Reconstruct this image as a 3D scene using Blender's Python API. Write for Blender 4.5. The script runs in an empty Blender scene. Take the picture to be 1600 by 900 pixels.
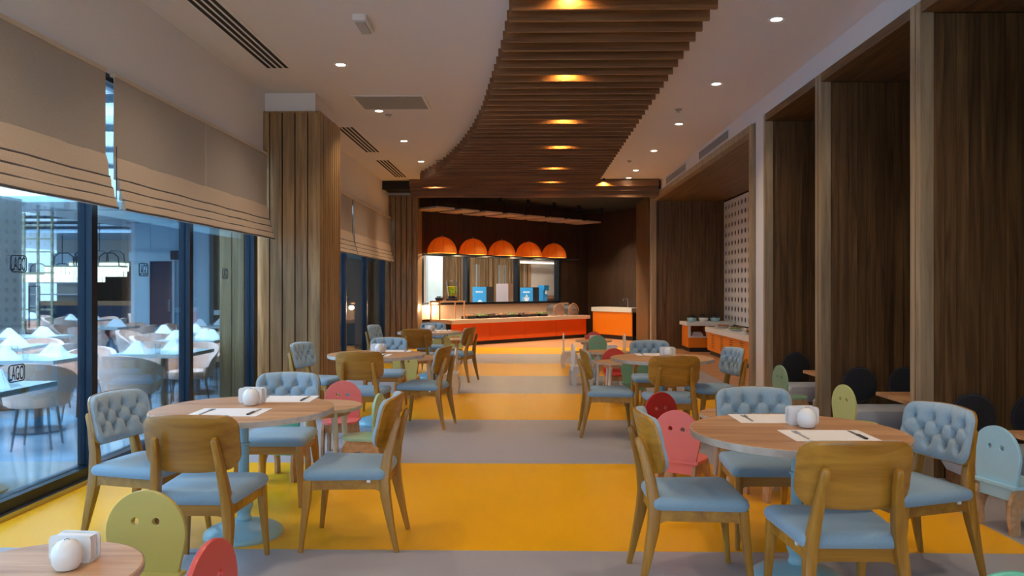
import bpy, bmesh, math, random
from mathutils import Vector, Matrix
random.seed(7)
R = math.radians
scene = bpy.context.scene
COL = scene.collection

# ------------------------------------------------------------------ camera
cam_d = bpy.data.cameras.new('camera'); cam = bpy.data.objects.new('camera', cam_d); COL.objects.link(cam)
cam.location = (0, 0, 1.46); cam.rotation_euler = (R(90), 0, R(1.04))
cam_d.sensor_width = 36; cam_d.lens = 27.2; cam_d.clip_end = 200
scene.camera = cam
# ------------------------------------------------------------------ world, daylight, exposure
w = bpy.data.worlds.new('world'); scene.world = w; w.use_nodes = True
w.node_tree.nodes['Background'].inputs[0].default_value = (0.72, 0.86, 1.0, 1)
w.node_tree.nodes['Background'].inputs[1].default_value = 2.3
scene.view_settings.view_transform = 'Standard'; scene.view_settings.look = 'None'
scene.view_settings.exposure = 0.52; scene.view_settings.gamma = 1
scene.view_settings.use_curve_mapping = False
scene.cycles.max_bounces = 8; scene.cycles.diffuse_bounces = 4; scene.cycles.glossy_bounces = 4
scene.cycles.transparent_max_bounces = 12; scene.cycles.transmission_bounces = 6
scene.cycles.sample_clamp_indirect = 4.0; scene.cycles.caustics_reflective = False; scene.cycles.caustics_refractive = False
scene.cycles.use_denoising = True

def area_light(name, loc, rot, sx, sy, power, color):
    d = bpy.data.lights.new(name, 'AREA'); d.shape = 'RECTANGLE'; d.size = sx; d.size_y = sy
    d.energy = power; d.color = color
    o = bpy.data.objects.new(name, d); COL.objects.link(o); o.location = loc; o.rotation_euler = rot
    return o
# added fill lights above the terrace, in place of daylight from overhead
area_light('terrace_fill', (-6.4, 5.2, 3.7), (0, 0, 0), 5.2, 15.0, 2700, (0.74, 0.88, 1.0))
area_light('terrace_far_fill', (-12.0, 14.0, 3.4), (0, 0, 0), 5.0, 12.0, 1500, (0.74, 0.88, 1.0))
po = area_light('added_rear_portal', (0.8, -3.9, 1.95), (R(90), 0, R(180)), 8.6, 3.7, 1, (1, 1, 1)); po.data.cycles.is_portal = True  # samples sky light through the added rear glazing

# ------------------------------------------------------------------ materials
def nodes_mat(name):
    m = bpy.data.materials.new(name); m.use_nodes = True
    nt = m.node_tree; b = nt.nodes['Principled BSDF']
    return m, nt, b
def plain(name, col, rough=0.5, metal=0.0, var=0.06, scale=30, bump=0.0, emit=None, estr=0.0, spec=None, sheen=0.0, coat=0.0):
    m, nt, b = nodes_mat(name)
    tc = nt.nodes.new('ShaderNodeTexCoord'); nz = nt.nodes.new('ShaderNodeTexNoise')
    nz.inputs['Scale'].default_value = scale; nz.inputs['Detail'].default_value = 3
    nt.links.new(tc.outputs['Object'], nz.inputs['Vector'])
    mx = nt.nodes.new('ShaderNodeMix'); mx.data_type = 'RGBA'
    c = Vector(col[:3])
    mx.inputs[6].default_value = (*[max(0, x*(1-var)) for x in c], 1)
    mx.inputs[7].default_value = (*[min(1, x*(1+var)) for x in c], 1)
    nt.links.new(nz.outputs[0], mx.inputs[0]); nt.links.new(mx.outputs[2], b.inputs['Base Color'])
    b.inputs['Roughness'].default_value = rough; b.inputs['Metallic'].default_value = metal
    if spec is not None: b.inputs['Specular IOR Level'].default_value = spec
    if sheen: b.inputs['Sheen Weight'].default_value = sheen
    if coat: b.inputs['Coat Weight'].default_value = coat
    if bump:
        bp = nt.nodes.new('ShaderNodeBump'); bp.inputs['Strength'].default_value = bump; bp.inputs['Distance'].default_value = 0.004
        nt.links.new(nz.outputs[0], bp.inputs['Height']); nt.links.new(bp.outputs[0], b.inputs['Normal'])
    if emit:
        b.inputs['Emission Color'].default_value = (*emit, 1); b.inputs['Emission Strength'].default_value = estr
    return m
def wood(name, dark, light, axis='Z', rough=0.45, grain=14, var=0.25, coat=0.0):
    """wood with the grain running along one object axis, and a tone of its own for each board"""
    m, nt, b = nodes_mat(name)
    tc = nt.nodes.new('ShaderNodeTexCoord'); oi = nt.nodes.new('ShaderNodeObjectInfo')
    ad = nt.nodes.new('ShaderNodeVectorMath'); ad.operation = 'ADD'
    sc = nt.nodes.new('ShaderNodeVectorMath'); sc.operation = 'SCALE'; sc.inputs[0].default_value = (7.3, 3.1, 5.7)
    nt.links.new(oi.outputs['Random'], sc.inputs['Scale'])
    nt.links.new(tc.outputs['Object'], ad.inputs[0]); nt.links.new(sc.outputs[0], ad.inputs[1])
    mp = nt.nodes.new('ShaderNodeMapping')
    s = {'X': (0.7, grain, grain), 'Y': (grain, 0.7, grain), 'Z': (grain, grain, 0.7)}[axis]
    mp.inputs['Scale'].default_value = s
    nt.links.new(ad.outputs[0], mp.inputs['Vector'])
    n1 = nt.nodes.new('ShaderNodeTexNoise'); n1.inputs['Scale'].default_value = 1.0; n1.inputs['Detail'].default_value = 6; n1.inputs['Distortion'].default_value = 1.2
    n2 = nt.nodes.new('ShaderNodeTexNoise'); n2.inputs['Scale'].default_value = 6.0; n2.inputs['Detail'].default_value = 2
    nt.links.new(mp.outputs[0], n1.inputs['Vector']); nt.links.new(mp.outputs[0], n2.inputs['Vector'])
    mt = nt.nodes.new('ShaderNodeMath'); mt.operation = 'MULTIPLY_ADD'; mt.inputs[1].default_value = 0.3
    nt.links.new(n2.outputs[0], mt.inputs[0]); nt.links.new(n1.outputs[0], mt.inputs[2])
    cr = nt.nodes.new('ShaderNodeValToRGB')
    cr.color_ramp.elements[0].position = 0.42; cr.color_ramp.elements[0].color = (*dark, 1)
    cr.color_ramp.elements[1].position = 0.82; cr.color_ramp.elements[1].color = (*light, 1)
    nt.links.new(mt.outputs[0], cr.inputs[0])
    hs = nt.nodes.new('ShaderNodeHueSaturation')
    mr = nt.nodes.new('ShaderNodeMapRange'); mr.inputs[3].default_value = 1 - var/2; mr.inputs[4].default_value = 1 + var/2
    nt.links.new(oi.outputs['Random'], mr.inputs[0]); nt.links.new(mr.outputs[0], hs.inputs['Value'])
    nt.links.new(cr.outputs[0], hs.inputs['Color']); nt.links.new(hs.outputs[0], b.inputs['Base Color'])
    b.inputs['Roughness'].default_value = rough
    if coat: b.inputs['Coat Weight'].default_value = coat; b.inputs['Coat Roughness'].default_value = 0.2
    bp = nt.nodes.new('ShaderNodeBump'); bp.inputs['Strength'].default_value = 0.15; bp.inputs['Distance'].default_value = 0.002
    nt.links.new(mt.outputs[0], bp.inputs['Height']); nt.links.new(bp.outputs[0], b.inputs['Normal'])
    return m
def emission(name, col, strength):
    return plain(name, col, 0.6, emit=col, estr=strength)
def glass(name, tint, refl=0.10):
    m = bpy.data.materials.new(name); m.use_nodes = True; nt = m.node_tree
    for n in list(nt.nodes): nt.nodes.remove(n)
    out = nt.nodes.new('ShaderNodeOutputMaterial'); tr = nt.nodes.new('ShaderNodeBsdfTransparent'); gl = nt.nodes.new('ShaderNodeBsdfGlossy')
    fr = nt.nodes.new('ShaderNodeFresnel'); fr.inputs[0].default_value = 1.35
    mx = nt.nodes.new('ShaderNodeMixShader'); ml = nt.nodes.new('ShaderNodeMath'); ml.operation = 'MULTIPLY'; ml.inputs[1].default_value = refl*5
    tr.inputs[0].default_value = (*tint, 1); gl.inputs['Roughness'].default_value = 0.02
    nt.links.new(fr.outputs[0], ml.inputs[0]); nt.links.new(ml.outputs[0], mx.inputs[0])
    nt.links.new(tr.outputs[0], mx.inputs[1]); nt.links.new(gl.outputs[0], mx.inputs[2]); nt.links.new(mx.outputs[0], out.inputs[0])
    return m
def fabric(name, col, scale=260):
    m, nt, b = nodes_mat(name)
    tc = nt.nodes.new('ShaderNodeTexCoord'); mp = nt.nodes.new('ShaderNodeMapping'); mp.inputs['Scale'].default_value = (1, 1, 1)
    nt.links.new(tc.outputs['Object'], mp.inputs[0])
    n = nt.nodes.new('ShaderNodeTexNoise'); n.inputs['Scale'].default_value = scale; n.inputs['Detail'].default_value = 2
    nt.links.new(mp.outputs[0], n.inputs['Vector'])
    mx = nt.nodes.new('ShaderNodeMix'); mx.data_type = 'RGBA'
    mx.inputs[6].default_value = (*[x*0.78 for x in col], 1); mx.inputs[7].default_value = (*[min(1, x*1.2) for x in col], 1)
    nt.links.new(n.outputs[0], mx.inputs[0]); nt.links.new(mx.outputs[2], b.inputs['Base Color'])
    b.inputs['Roughness'].default_value = 0.9; b.inputs['Sheen Weight'].default_value = 0.25
    bp = nt.nodes.new('ShaderNodeBump'); bp.inputs['Strength'].default_value = 0.25; bp.inputs['Distance'].default_value = 0.002
    nt.links.new(n.outputs[0], bp.inputs['Height']); nt.links.new(bp.outputs[0], b.inputs['Normal'])
    return m
def floor_mat():
    m, nt, b = nodes_mat('striped_floor')
    N = nt.nodes.new; L = nt.links.new
    tc = N('ShaderNodeTexCoord'); sp = N('ShaderNodeSeparateXYZ'); L(tc.outputs['Object'], sp.inputs[0])
    a = N('ShaderNodeMath'); a.operation = 'SUBTRACT'; a.inputs[1].default_value = 4.30; L(sp.outputs[1], a.inputs[0])
    d = N('ShaderNodeMath'); d.operation = 'DIVIDE'; d.inputs[1].default_value = 4.27; L(a.outputs[0], d.inputs[0])
    f = N('ShaderNodeMath'); f.operation = 'FRACT'; L(d.outputs[0], f.inputs[0])
    lt = N('ShaderNodeMath'); lt.operation = 'LESS_THAN'; lt.inputs[1].default_value = 0.5; L(f.outputs[0], lt.inputs[0])
    lx = N('ShaderNodeMath'); lx.operation = 'LESS_THAN'; lx.inputs[1].default_value = 2.82; L(sp.outputs[0], lx.inputs[0])
    ml = N('ShaderNodeMath'); ml.operation = 'MULTIPLY'; L(lt.outputs[0], ml.inputs[0]); L(lx.outputs[0], ml.inputs[1])
    n = N('ShaderNodeTexNoise'); n.inputs['Scale'].default_value = 1.6; n.inputs['Detail'].default_value = 5; L(tc.outputs['Object'], n.inputs['Vector'])
    def tone(c, v):
        mx = N('ShaderNodeMix'); mx.data_type = 'RGBA'; L(n.outputs[0], mx.inputs[0])
        mx.inputs[6].default_value = (*[x*(1-v) for x in c], 1); mx.inputs[7].default_value = (*[x*(1+v) for x in c], 1); return mx
    g = tone((0.36, 0.35, 0.385), 0.10); y = tone((0.86, 0.42, 0.003), 0.08)
    mx = N('ShaderNodeMix'); mx.data_type = 'RGBA'; L(ml.outputs[0], mx.inputs[0]); L(g.outputs[2], mx.inputs[6]); L(y.outputs[2], mx.inputs[7])
    L(mx.outputs[2], b.inputs['Base Color']); b.inputs['Specular IOR Level'].default_value = 0.38
    mr = N('ShaderNodeMapRange'); mr.inputs[3].default_value = 0.26; mr.inputs[4].default_value = 0.40; L(n.outputs[0], mr.inputs[0]); L(mr.outputs[0], b.inputs['Roughness'])
    return m

M = {}
M['white'] = plain('white_plaster', (0.74, 0.72, 0.72), 0.85, var=0.02, scale=4)
M['ceil'] = plain('ceiling_paint', (0.72, 0.69, 0.69), 0.9, var=0.015, scale=3)
M['floor'] = floor_mat()
M['woodfloor'] = wood('wood_floor', (0.30, 0.14, 0.06), (0.52, 0.28, 0.14), 'X', 0.4, 9)
M['oak'] = wood('dark_oak', (0.052, 0.024, 0.008), (0.175, 0.092, 0.034), 'Z', 0.5, 16)
M['oak_x'] = wood('slat_oak', (0.115, 0.046, 0.013), (0.27, 0.12, 0.038), 'X', 0.5, 16)
M['oak_y'] = wood('soffit_oak', (0.052, 0.024, 0.008), (0.175, 0.092, 0.034), 'Y', 0.5, 16)
M['colwood'] = wood('column_oak', (0.15, 0.082, 0.030), (0.36, 0.215, 0.095), 'Z', 0.5, 13)
M['edge'] = wood('oak_edge', (0.22, 0.15, 0.085), (0.42, 0.31, 0.19), 'Z', 0.45, 10)
M['dark'] = wood('black_brown_panel', (0.028, 0.015, 0.010), (0.065, 0.036, 0.024), 'Z', 0.45, 10)
M['backing'] = plain('shadow_gap_black', (0.012, 0.010, 0.009), 0.9)
M['black'] = plain('black_ceiling', (0.010, 0.010, 0.011), 0.8)
M['chairwood'] = wood('honey_oak', (0.27, 0.110, 0.009), (0.48, 0.230, 0.028), 'Z', 0.38, 12, 0.12, 0.15)
M['chairwood_x'] = wood('honey_veneer', (0.27, 0.110, 0.009), (0.48, 0.230, 0.028), 'X', 0.36, 9, 0.12, 0.2)
M['seat'] = fabric('blue_grey_weave', (0.235, 0.36, 0.47))
M['tuft'] = fabric('tufted_blue_grey', (0.30, 0.405, 0.49), 200)
M['button'] = fabric('button_fabric', (0.20, 0.29, 0.37), 200)
M['tag'] = plain('white_tag', (0.8, 0.8, 0.8), 0.7)
M['top'] = wood('table_oak', (0.35, 0.165, 0.075), (0.62, 0.36, 0.19), 'X', 0.42, 7, 0.1, 0.0)
M['topedge'] = wood('table_edge', (0.40, 0.33, 0.28), (0.60, 0.52, 0.45), 'X', 0.5, 7, 0.1)
M['bluemetal'] = plain('pale_blue_enamel', (0.33, 0.58, 0.68), 0.32, var=0.03, coat=0.3)
M['ceramic'] = plain('white_ceramic', (0.82, 0.82, 0.82), 0.25, var=0.01, coat=0.3)
M['napkin'] = plain('white_paper', (0.82, 0.82, 0.84), 0.85, var=0.02)
M['steel'] = plain('brushed_steel', (0.45, 0.45, 0.47), 0.3, 1.0)
M['darksteel'] = plain('dark_steel', (0.06, 0.06, 0.075), 0.35, 0.8)
for k, c in {'red': (0.66, 0.075, 0.06), 'pink': (0.82, 0.19, 0.17), 'crimson': (0.42, 0.02, 0.022), 'olive': (0.50, 0.41, 0.11), 'lime': (0.62, 0.66, 0.25),
             'green': (0.17, 0.40, 0.26), 'teal': (0.13, 0.52, 0.38), 'mint': (0.36, 0.60, 0.42), 'sage': (0.30, 0.52, 0.36), 'kwhite': (0.78, 0.80, 0.80), 'sky': (0.38, 0.68, 0.84)}.items():
    M[k] = plain('lacquer_' + k, c, 0.35, var=0.03, scale=6, coat=0.2)
M['ply'] = wood('plywood', (0.40, 0.22, 0.10), (0.60, 0.37, 0.20), 'Z', 0.5, 8, 0.1)
M['plyedge'] = plain('pale_ply_edge', (0.70, 0.66, 0.60), 0.6)
M['orange'] = plain('orange_laminate', (0.80, 0.105, 0.008), 0.38, var=0.03, scale=3)
M['amber'] = plain('amber_laminate', (0.86, 0.24, 0.012), 0.38, var=0.03, scale=3)
M['stone'] = plain('beige_stone', (0.58, 0.44, 0.35), 0.4, var=0.12, scale=18)
M['whitestone'] = plain('white_stone', (0.74, 0.76, 0.78), 0.35, var=0.05, scale=12)
M['plinth'] = plain('dark_plinth', (0.018, 0.020, 0.028), 0.5)
M['frame'] = plain('blue_black_metal', (0.012, 0.020, 0.034), 0.32, 0.5)
M['glass'] = glass('blue_tinted_glass', (0.70, 0.87, 0.98), 0.12)
M['clear'] = glass('clear_glass', (0.94, 0.96, 0.97), 0.12)
M['blind'] = fabric('beige_blind', (0.56, 0.45, 0.34), 120)
def sheer():
    m = fabric('sheer_blind', (0.42, 0.35, 0.28), 120); nt = m.node_tree; b = nt.nodes['Principled BSDF']; out = nt.nodes['Material Output']
    t = nt.nodes.new('ShaderNodeBsdfTranslucent'); t.inputs[0].default_value = (0.55, 0.50, 0.44, 1)
    x = nt.nodes.new('ShaderNodeMixShader'); x.inputs[0].default_value = 0.16
    nt.links.new(b.outputs[0], x.inputs[1]); nt.links.new(t.outputs[0], x.inputs[2]); nt.links.new(x.outputs[0], out.inputs[0]); return m
M['sheer'] = sheer()
M['edge_line'] = plain('slate_line', (0.10, 0.095, 0.10), 0.8)
M['cushion'] = fabric('black_plush', (0.008, 0.009, 0.016), 90)
M['bench'] = fabric('bench_grey_blue', (0.44, 0.48, 0.56), 160)
M['dome'] = None
M['lamp'] = emission('lamp_lens', (1.0, 0.86, 0.66), 30)
M['warmlamp'] = emission('warm_lamp_lens', (1.0, 0.62, 0.22), 20)
M['crystal'] = emission('lit_crystal', (1.0, 0.84, 0.62), 2.2)
M['grille'] = plain('grey_grille', (0.42, 0.42, 0.42), 0.5)
M['slot'] = plain('black_slot', (0.01, 0.01, 0.011), 0.8)
M['hatch'] = plain('grey_hatch', (0.30, 0.31, 0.30), 0.8)
M['peach'] = fabric('peach_upholstery', (0.78, 0.46, 0.35), 90)
M['tfloor'] = plain('blue_marble', (0.22, 0.31, 0.40), 0.12, var=0.5, scale=2.2)
M['tceil'] = plain('terrace_ceiling', (0.45, 0.56, 0.66), 0.25, var=0.08, scale=2)
M['ttile'] = plain('pale_blue_tile', (0.52, 0.68, 0.78), 0.45, var=0.05, scale=3)
M['tdark'] = plain('slate_tile', (0.10, 0.15, 0.20), 0.35, var=0.1, scale=3)
M['tbeige'] = plain('beige_wall', (0.60, 0.50, 0.42), 0.7, var=0.05, scale=2)
M['tgrey'] = plain('grey_pillar', (0.15, 0.145, 0.14), 0.6, var=0.1, scale=3)
M['brass'] = plain('brass', (0.42, 0.38, 0.24), 0.35, 0.8)
M['navy'] = plain('navy_fabric', (0.03, 0.05, 0.09), 0.8)
M['ttop'] = plain('pale_table', (0.40, 0.44, 0.45), 0.3, var=0.08, scale=8)
M['tealtile'] = plain('teal_ribs', (0.05, 0.30, 0.32), 0.4)
M['boxblue'] = plain('blue_carton', (0.015, 0.30, 0.66), 0.5, var=0.02)
M['boxblack'] = plain('black_carton', (0.012, 0.012, 0.014), 0.6)
M['carton'] = plain('brown_carton', (0.46, 0.24, 0.12), 0.8)
M['cartonlight'] = plain('mauve_carton', (0.44, 0.37, 0.40), 0.8)
M['print'] = plain('white_print', (0.85, 0.88, 0.9), 0.7)
M['juice'] = plain('lemon_juice', (0.80, 0.78, 0.04), 0.2, var=0.2, scale=18)
M['mintleaf'] = plain('mint_leaf', (0.08, 0.42, 0.03), 0.5, var=0.3)
M['food1'] = plain('baked_food', (0.40, 0.19, 0.07), 0.7, var=0.6, scale=50)
M['food2'] = plain('green_food', (0.20, 0.26, 0.08), 0.7, var=0.6, scale=50)
M['food3'] = plain('dark_food', (0.12, 0.06, 0.04), 0.7, var=0.6, scale=50)
M['panel_white'] = plain('perforated_white', (0.66, 0.70, 0.78), 0.6, var=0.02)
M['acoustic'] = plain('pale_acoustic', (0.52, 0.42, 0.38), 0.9)

# ------------------------------------------------------------------ mesh building
class MB:
    def __init__(s): s.v = []; s.f = []
    def add(s, vs, fs, mat=None):
        o = len(s.v)
        s.v += [tuple(mat @ Vector(p)) if mat else tuple(p) for p in vs]
        s.f += [tuple(i + o for i in f) for f in fs]; return s
    def box(s, x0, x1, y0, y1, z0, z1, mat=None):
        return s.add([(x0,y0,z0),(x1,y0,z0),(x1,y1,z0),(x0,y1,z0),(x0,y0,z1),(x1,y0,z1),(x1,y1,z1),(x0,y1,z1)],
                     [(0,3,2,1),(4,5,6,7),(0,1,5,4),(1,2,6,5),(2,3,7,6),(3,0,4,7)], mat)
    def lathe(s, prof, n=24, mat=None, cap=True):
        vs = []; fs = []; k = len(prof)
        for r, z in prof:
            for i in range(n):
                a = 2*math.pi*i/n; vs.append((r*math.cos(a), r*math.sin(a), z))
        for j in range(k-1):
            for i in range(n):
                fs.append((j*n+i, j*n+(i+1) % n, (j+1)*n+(i+1) % n, (j+1)*n+i))
        if cap:
            fs.append(tuple(range(n-1, -1, -1))); fs.append(tuple((k-1)*n+i for i in range(n)))
        return s.add(vs, fs, mat)
    def tube(s, path, rad, n=8, square=None):
        """swept section along a path; square = aspect of a rounded rectangular section"""
        path = [Vector(p) for p in path]; rad = rad if isinstance(rad, (list, tuple)) else [rad]*len(path)
        vs = []; fs = []; up = None
        for j, p in enumerate(path):
            t = (path[min(j+1, len(path)-1)] - path[max(j-1, 0)]).normalized()
            if up is None:
                up = Vector((0, 1, 0)) if abs(t.y) < 0.9 else Vector((1, 0, 0))
            a = t.cross(up).normalized(); b = a.cross(t).normalized(); up = b
            for i in range(n):
                an = 2*math.pi*(i+0.5)/n; ca, sa = math.cos(an), math.sin(an)
                if square:
                    e = 0.45; ca = math.copysign(abs(ca)**e, ca); sa = math.copysign(abs(sa)**e, sa)*square
                vs.append(p + a*ca*rad[j] + b*sa*rad[j])
        for j in range(len(path)-1):
            for i in range(n):
                fs.append((j*n+i, j*n+(i+1) % n, (j+1)*n+(i+1) % n, (j+1)*n+i))
        fs.append(tuple(range(n-1, -1, -1))); m = (len(path)-1)*n; fs.append(tuple(m+i for i in range(n)))
        return s.add(vs, fs)
    def prism(s, out, z0, z1, mat=None):
        n = len(out); vs = [(x, y, z0) for x, y in out] + [(x, y, z1) for x, y in out]
        return s.add(vs, [tuple(range(n-1, -1, -1)), tuple(range(n, 2*n))] + [(i, (i+1) % n, n+(i+1) % n, n+i) for i in range(n)], mat)
    def pad(s, out, z0, z1, rings=((0, .96), (.3, 1), (.7, 1), (.93, .95), (1, .84)), dome=0.008, mat=None):
        cx = sum(p[0] for p in out)/len(out); cy = sum(p[1] for p in out)/len(out); n = len(out); vs = []; fs = []
        for t, k in rings:
            for x, y in out: vs.append((cx+(x-cx)*k, cy+(y-cy)*k, z0+(z1-z0)*t))
        vs.append((cx, cy, z1+dome))
        for j in range(len(rings)-1):
            for i in range(n): fs.append((j*n+i, j*n+(i+1) % n, (j+1)*n+(i+1) % n, (j+1)*n+i))
        fs.append(tuple(range(n-1, -1, -1))); m = (len(rings)-1)*n
        for i in range(n): fs.append((m+i, m+(i+1) % n, len(vs)-1))
        return s.add(vs, fs, mat)
    def mesh(s, name, smooth=False):
        me = bpy.data.meshes.new(name); me.from_pydata([tuple(p) for p in s.v], [], s.f)
        bm = bmesh.new(); bm.from_mesh(me); bmesh.ops.recalc_face_normals(bm, faces=bm.faces); bm.to_mesh(me); bm.free()
        if smooth:
            me.shade_smooth(); me.set_sharp_from_angle(angle=R(38))
        return me
def panel(W, H, r, front, back, nu=22, nv=16, crown=0.0):
    """rounded rectangular panel in x/z with free front and back surfaces"""
    b = MB(); vs = []; fs = []
    for side in (front, back):
        for j in range(nv+1):
            v = math.sin(math.pi/2*(2*j/nv-1)); z = v*H/2; dz = max(0, abs(z)-(H/2-r))
            hw = W/2-r+math.sqrt(max(0, r*r-dz*dz))
            for i in range(nu+1):
                u = 2*i/nu-1; x = u*hw
                e = max(0, min(1-abs(u)**6, 1-abs(v)**6))**0.5
                vs.append((x, side(x, z, e), z+crown*(1-u*u)*(v+1)/2))
    N = (nu+1)*(nv+1); idx = lambda s, j, i: s*N + j*(nu+1) + i
    for j in range(nv):
        for i in range(nu):
            fs.append((idx(0,j,i), idx(0,j,i+1), idx(0,j+1,i+1), idx(0,j+1,i))); fs.append((idx(1,j,i), idx(1,j+1,i), idx(1,j+1,i+1), idx(1,j,i+1)))
    for i in range(nu):
        fs.append((idx(0,0,i), idx(1,0,i), idx(1,0,i+1), idx(0,0,i+1))); fs.append((idx(0,nv,i), idx(0,nv,i+1), idx(1,nv,i+1), idx(1,nv,i)))
    for j in range(nv):
        fs.append((idx(0,j,0), idx(0,j+1,0), idx(1,j+1,0), idx(1,j,0))); fs.append((idx(0,j,nu), idx(1,j,nu), idx(1,j+1,nu), idx(0,j+1,nu)))
    return b.add(vs, fs)
def rrect(x0, x1, y0, y1, r, n=5):
    o = []
    for cx, cy, a0 in ((x1-r, y1-r, 0), (x0+r, y1-r, 90), (x0+r, y0+r, 180), (x1-r, y0+r, 270)):
        for i in range(n+1):
            a = R(a0+90*i/n); o.append((cx+r*math.cos(a), cy+r*math.sin(a)))
    return o
def curve_mesh(name, loops, ext, bevel=0.0):
    """flat outline with holes, extruded: loops in x/y, thickness along z"""
    cu = bpy.data.curves.new(name, 'CURVE'); cu.dimensions = '2D'; cu.fill_mode = 'BOTH'; cu.extrude = ext; cu.bevel_depth = bevel; cu.bevel_resolution = 1
    for lp in loops:
        sp = cu.splines.new('POLY'); sp.points.add(len(lp)-1); sp.use_cyclic_u = True
        for p, q in zip(sp.points, lp): p.co = (q[0], q[1], 0, 1)
    o = bpy.data.objects.new(name, cu); me = bpy.data.meshes.new_from_object(o); bpy.data.objects.remove(o); bpy.data.curves.remove(cu)
    me.name = name; return me
def circ(cx, cy, r, n=14): return [(cx+r*math.cos(2*math.pi*i/n), cy+r*math.sin(2*math.pi*i/n)) for i in range(n)]
def text_mesh(txt, size):
    cu = bpy.data.curves.new('txt', 'FONT'); cu.body = txt; cu.size = size; cu.extrude = 0.0008; cu.align_x = 'CENTER'; cu.align_y = 'CENTER'
    o = bpy.data.objects.new('txt', cu); me = bpy.data.meshes.new_from_object(o); bpy.data.objects.remove(o); bpy.data.curves.remove(cu); return me

def link(name, me, mat, parent=None, loc=(0,0,0), rot=(0,0,0)):
    if isinstance(me, MB): me = me.mesh(name)
    o = bpy.data.objects.new(name, me); COL.objects.link(o)
    if mat is not None and not me.materials: me.materials.append(M[mat] if isinstance(mat, str) else mat)
    o.location = loc; o.rotation_euler = rot
    if parent: o.parent = parent
    return o
def tag(o, label, cat, group=None):
    o['label'] = label; o['category'] = cat
    if group: o['group'] = group
    return o
def thing(name, label, cat, loc=(0,0,0), rz=0, group=None):
    o = bpy.data.objects.new(name, None); COL.objects.link(o); o.location = loc; o.rotation_euler = (0, 0, rz)
    o.empty_display_size = 0.1
    return tag(o, label, cat, group)
def struct(name, me, mat, loc=(0,0,0), rot=(0,0,0), label=None):
    o = link(name, me, mat, None, loc, rot); o['kind'] = 'structure'
    if label: o['label'] = label
    return o
def struct_root(name, loc=(0,0,0), rz=0):
    o = bpy.data.objects.new(name, None); COL.objects.link(o); o.location = loc; o.rotation_euler = (0,0,rz); o['kind'] = 'structure'; return o
def copy_thing(root, label, loc, rz, group=None):
    def cp(o, par):
        c = o.copy(); COL.objects.link(c); c.parent = par
        for ch in list(o.children): cp(ch, c)
        return c
    r = cp(root, None); r.location = loc; r.rotation_euler = (0, 0, rz); r['label'] = label
    if group: r['group'] = group
    elif 'group' in r: del r['group']
    return r
def B(*a): return MB().box(*a)

# ================================================================== THE SETTING
XL, XR, H = -3.36, 3.07, 3.92
struct('floor', B(-3.42, 3.07, -4, 19.0, -0.1, 0), 'floor', label='glossy floor in wide yellow and grey stripes')
fb = struct('floor_booths', MB().box(3.07, 5.1, -4, 10.43, -0.1, 0), 'floor')
struct('floor_buffet', MB().box(3.07, 5.1, 10.43, 19.0, -0.1, 0).box(-4.2, 5.1, 19.0, 28, -0.1, 0), 'woodfloor', label='warm wooden floor by the buffets')
struct('ceiling', B(-3.6, 5.1, -4, 17.75, H, H+0.1), 'ceil', label='white plaster ceiling with downlights')
struct('ceiling_buffet', MB().box(-4.2, 5.1, 17.75, 28, 3.75, 3.85).box(-4.2, 5.1, 17.70, 17.75, 3.72, 4.02), 'black', label='black ceiling over the buffet')
rw = struct_root('window_added_5', (0.75, -4.05, 0))  # rear glazing out of view, added to let daylight into the hall
link('sill_frame', B(-4.2, 4.35, -0.05, 0.05, 0, 0.12), 'frame', rw); link('head_frame', B(-4.2, 4.35, -0.05, 0.05, 3.75, 3.92), 'frame', rw)
for i in range(7): link('mullion', B(-4.2+i*1.42-0.04, -4.2+i*1.42+0.04, -0.05, 0.05, 0.12, 3.75), 'frame', rw)
for i in range(6): link('pane', B(-4.16+i*1.42, -2.82+i*1.42, -0.006, 0.006, 0.12, 3.75), 'clear', rw)
struct('wall_left', MB().box(-3.60, -3.30, -4, 19.3, 3.16, H).box(-3.5, -3.4, 19.3, 28, 0, 3.75), 'white', label='white plaster band above the blinds')
struct('wall_right', MB().box(XR, XR+0.12, 9.92, 10.40, 0, H).box(XR, XR+0.12, 2.02, 9.92, 3.68, H).box(XR, XR+0.12, -4, 2.02, 0, H)
       .box(XR, XR+0.12, 10.40, 18.86, 3.68, H).box(XR, XR+0.12, 18.86, 19.2, 0, H), 'white', label='white wall around the wooden alcoves')
struct('wall_light_block', MB().box(5.0, 5.1, -4, 28, 0, 4.0).box(-4.2, 5.1, 27.9, 28, 0, 4.0), 'backing')  # unseen outer shell added to keep sky light from leaking in

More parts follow.
